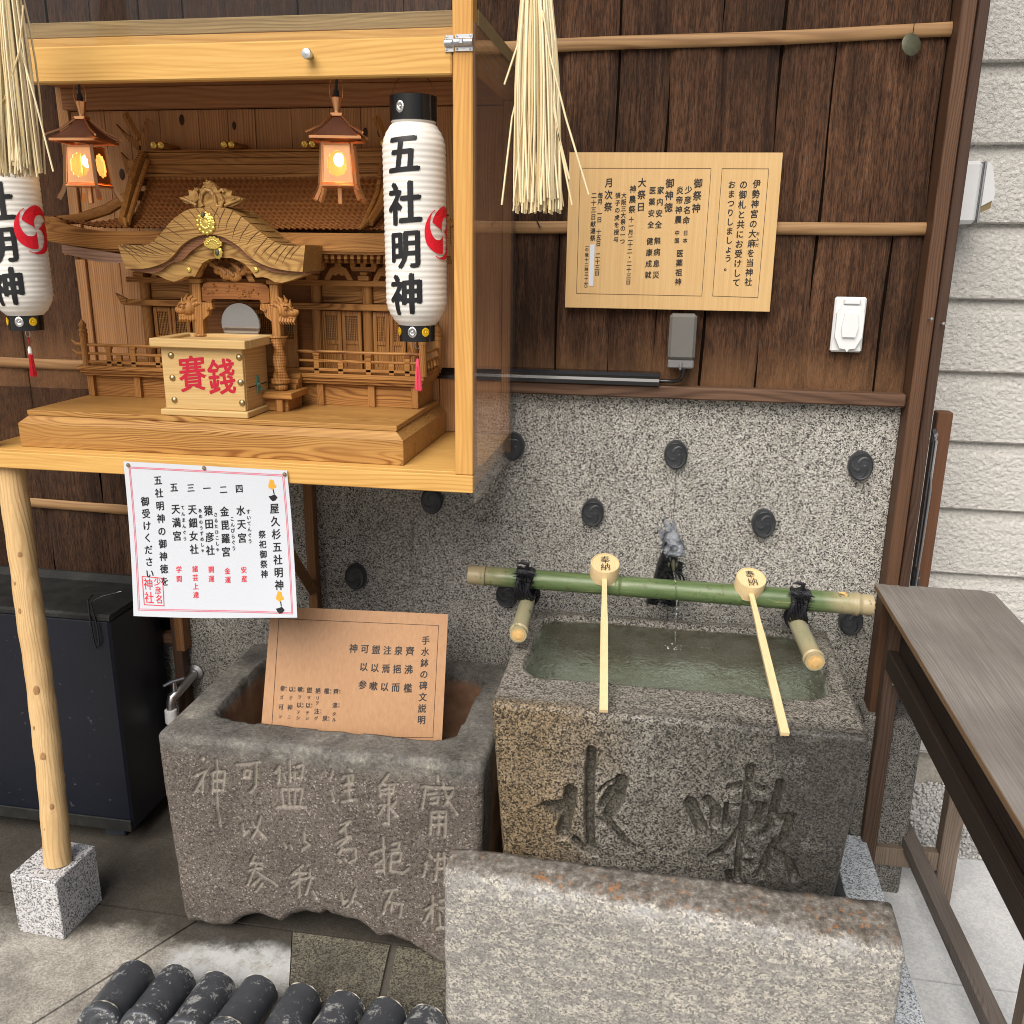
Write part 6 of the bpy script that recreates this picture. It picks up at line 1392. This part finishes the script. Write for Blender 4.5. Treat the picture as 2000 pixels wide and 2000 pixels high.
# dragon spout
dg = thing('dragon_spout', 'grey bronze dragon head water spout rising behind the bamboo rail', 'water spout', (.03,2.05,.66))
dp = lambda a, b, y: at(1180+a/8.78, 980+b/8.78, Y=y)
q = MB(); q.tube([dp(1000,1760,2.02), dp(1020,1500,2.03), dp(1040,1350,2.035), dp(1060,1200,2.03), dp(1090,1050,2.02), dp(1130,900,2.01)], [.040,.033,.028,.025,.024,.019], 20)
for i in range(70):
    t = random.random(); p = dp(1000+90*t+random.uniform(-190,190)*(1.1-t), 1700-700*t, 2.0+.012*t); q.ball(p, random.uniform(.004,.008), 7, (1,.6,1))
obj('neck', q, M['dragonwet'], dg)
q = MB(); hd = lambda a, b, y, r, s=(1,1,1): q.ball(dp(a, b, y), r, 12, s)
hd(1160,640,2.0,.019,(1.05,1.0,1.0)); hd(1180,740,1.985,.020,(1.1,.9,.8)); hd(1190,830,1.972,.021,(1.15,.8,.55)); hd(1190,885,1.966,.019,(1.2,.8,.40)); hd(1110,860,1.966,.009); hd(1290,860,1.966,.0095); hd(1200,800,1.962,.010,(1,.8,.8))
hd(1080,800,1.975,.009); hd(1310,790,1.975,.0095); hd(1110,720,1.975,.006); hd(1260,715,1.975,.006)
for s, x0 in ((-1,1110),(1,1250)): q.tube([dp(x0,700,1.972), dp(x0+s*50,670,1.972), dp(x0+s*90,720,1.974), dp(x0+s*95,800,1.976), dp(x0+s*60,840,1.976)], [.003,.004,.004,.003,.001], 8)
for pts, r in (([(1080,560),(1000,560),(940,450),(895,310)],.008),([(1020,640),(960,560),(930,480)],.006),([(1110,530),(1060,420),(1010,350)],.006),([(1120,540),(1110,430),(1060,330),(1030,220)],.009),([(1130,530),(1120,420),(1090,300)],.006),([(1170,540),(1190,420),(1195,260)],.0075),([(1200,560),(1220,440),(1210,330)],.006),([(1040,620),(990,500),(975,400)],.006),([(1240,640),(1270,600),(1275,560)],.005)):
    n = len(pts); q.tube([dp(a, b, 2.0+.012*i) for i, (a, b) in enumerate(pts)], [r*(1-i/(n-.92)) for i in range(n)], 8)
q.tube([dp(1280,870,1.968), dp(1340,900,1.966), dp(1400,950,1.966)], [.007,.006,.001], 8); q.tube([dp(1310,850,1.968), dp(1370,880,1.966), dp(1390,900,1.966)], [.005,.004,.001], 8)
for a in (1080,1130,1235,1250): q.tube([dp(a,890,1.964), dp(a,940,1.962), dp(a+5,1010 if a in (1130,) else 970,1.962)], [.0042,.0032,.0008], 8)
obj('head', q, M['dragon'], dg)
q = MB(); q.tube([dp(1180,900,1.985), dp(1180,1000,1.975), dp(1190,1120,1.965), dp(1195,1190,1.96)], [.012,.011,.009,.005], 12, sy=.5); q.ball(dp(1110,1080,1.965), .004, 8, (.7,1,1.6)); q.ball(dp(1240,1090,1.965), .004, 8, (.7,1,1.6)); obj('jaw', q, M['patina'], dg)
q = MB(); q.ball(dp(1190,980,1.968), .0085, 12, (.9,.3,1.5)); obj('mouth', q, M['blackmat'], dg)
q = MB()
for pts in ([(1220,1180),(1300,1290),(1310,1400)],[(1260,1180),(1350,1280),(1395,1400)],[(1240,1190),(1340,1240)],[(1260,1050),(1320,1130),(1330,1210)],[(1250,1200),(1290,1290)]): q.tube([dp(a, b, 1.985) for a, b in pts], [.003,.0025,.001][:len(pts)], 7)
for i in range(24): q.ball(dp(1230+random.uniform(-40,100), 1040+random.uniform(0,160), 1.99), .004, 7)
obj('whiskers', q, M['dragonwet'], dg)
q = MB(); s = at(1322,1175,Y=1.925); 
q.tube([dp(1195,1195,1.955), dp(1230,1450,1.93), s, (s[0]+.001,1.915,.66),(s[0]+.001,1.913,.645)], [.0012,.0014,.0016,.0016,.0018], 8)
for i in range(16): a = random.uniform(0,6.28); r = random.uniform(.004,.03); q.ball((s[0]+r*math.cos(a),1.905+r*math.sin(a),.6465+random.uniform(0,.012)), random.uniform(.0008,.0022), 7)
tag(obj('water_jet', q, M['water']), kind='structure')

# ================================================================ WORK BENCH
be = thing('wooden_bench', 'weathered grey wooden bench table along the right edge', 'bench', (.62,1.6,0))
c = [at(1709,1140,Z=.785), at(1936,1153,Z=.785)]
xa, xb, yb = c[0][0], c[1][0], c[0][1]
def top_outline(): return [(xa,.95),(xb,.95),(xb,yb-.02),(xb-.02,yb),(xa,yb)]
mb = MB(); slab(mb, top_outline(), .7745, .7855); ed = obj('table_top', mb, M['benchtop'], be)
mb = MB(); mb.box(xa-.0012, xa-.0002, .95, yb-.001, .7742, .785, 0); obj('edge_band', mb, M['benchedge'], be)
mb = MB(); mb.box(xa+.033, xa+.055, .98, yb-.035, .60, .648, .002); obj('rail', mb, M['benchdark'], be)
mb = MB(); mb.box(xb-.055, xb-.033, .98, yb-.035, .60, .648, .002); obj('rail', mb, M['benchdark'], be)
mb = MB(); mb.box(xa+.056, xa+.07, .97, yb-.03, .605, .774, .002); mb.box(xb-.07, xb-.056, .97, yb-.03, .605, .774, .002); mb.box(xa+.071, xb-.071, yb-.06, yb-.03, .605, .774, .002); obj('apron', mb, M['benchdark'], be)
lx = at(1708,1500,Y=2.02)[0]; rx = at(1868,1600,Y=2.02)[0]
mb = MB(); mb.box(lx-.012, lx+.022, 1.995, 2.032, 0, .774, .002); obj('leg', mb, M['benchleg'], be)
mb = MB(); mb.box(rx-.030, rx+.010, 2.0, 2.04, 0, .774, .002); obj('leg', mb, M['benchgrey'], be)
mb = MB(); mb.box(rx-.030, rx+.010, 1.475, 1.515, 0, .774, .002); obj('leg', mb, M['benchgrey'], be)
mb = MB(); mb.box(lx+.0225, rx-.0302, 2.003, 2.028, .085, .135, .002); obj('cross_rail', mb, M['benchgrey'], be)
a = at(1748,1590,Z=.145); b = at(1945,2010,Z=.145); mb = MB(); mb.tube([(a[0]+.002,a[1]+.02,.145),(b[0],b[1],.145),(b[0]+(b[0]-a[0])*.8,b[1]+(b[1]-a[1])*.8,.145)], .0235, 4, smooth=False, up=(.7,0,.7)); obj('stretcher', mb, M['stretch'], be)
p = at(1727,1300,Y=1.994); mb = MB(); mb.box(lx-.008, lx+.010, 1.992, 1.9945, .60, .648, .0005); mb.box(lx+.006, lx+.018, 1.991, 1.9943, .565, .592, .0005); bk = obj('metal_bracket', mb, M['alu'], be)
for z in (.612,.636): mb = MB(); mb.ball((lx+.002,1.9918,z), .0025, 8, (1,.5,1)); obj('screw', mb, M['steel'], bk)

# ================================================================ HANGING STRAW
def straw_tuft(label, top, bot, wtop, wbot, n, strays, loc):
    L = thing('straw_tassel', label, 'straw tassel', loc, 0, 'straw tassels of a sacred rope'); q = MB(); top = np.array(top); bot = np.array(bot)
    for i in range(n):
        a = random.uniform(0, 6.28); r = math.sqrt(random.random()); u = np.array([math.cos(a)*r, math.sin(a)*r*.8, 0])
        st = top+u*wtop; e = bot+u*wbot*random.uniform(.85,1.1)+np.array([0,0,random.uniform(-.008,.016)+(.03 if random.random() < .05 else 0)])
        cv = np.array([random.uniform(-.009,.009), random.uniform(-.009,.009), 0]); P = [st+(e-st)*t+cv*math.sin(t*PI)+u*wbot*.25*math.sin(t*PI)*0 for t in np.linspace(0,1,7)]
        r0 = random.uniform(.0011,.0019); q.tube(P, [r0*1.1]*4+[r0]*3, 6)
    for P in strays: q.tube(P, .0016, 6)
    obj('straws', q, M['straw'], L); return L
T = at(1046,-90,Y=1.5); Bm = at(1050,408,Y=1.5)
S1 = [[at(1060,20,Y=1.48), at(1075,110,Y=1.48), at(1105,230,Y=1.48), at(1150,380,Y=1.48)], [at(1030,30,Y=1.49), at(1000,120,Y=1.49), at(985,165,Y=1.49)], [at(1040,60,Y=1.5), at(1000,230,Y=1.5), at(980,400,Y=1.5)],[at(1075,150,Y=1.49), at(1095,290,Y=1.49), at(1117,400,Y=1.49)],[at(1060,100,Y=1.49), at(1090,260,Y=1.49), at(1112,350,Y=1.49)]]
straw_tuft('straw tassel hanging before the board wall left of the notice board', T, Bm, .017, .040, 230, S1, T)
T = at(-8,-120,Y=1.5); Bm = at(28,336,Y=1.5)
S2 = [[at(46,10,Y=1.48), at(38,100,Y=1.48), at(10,190,Y=1.48), at(-20,230,Y=1.48)], [at(30,60,Y=1.49), at(70,200,Y=1.49), at(104,335,Y=1.49)]]
straw_tuft('straw tassel in the top left corner over the paper lantern', T, Bm, .022, .050, 260, S2, T)
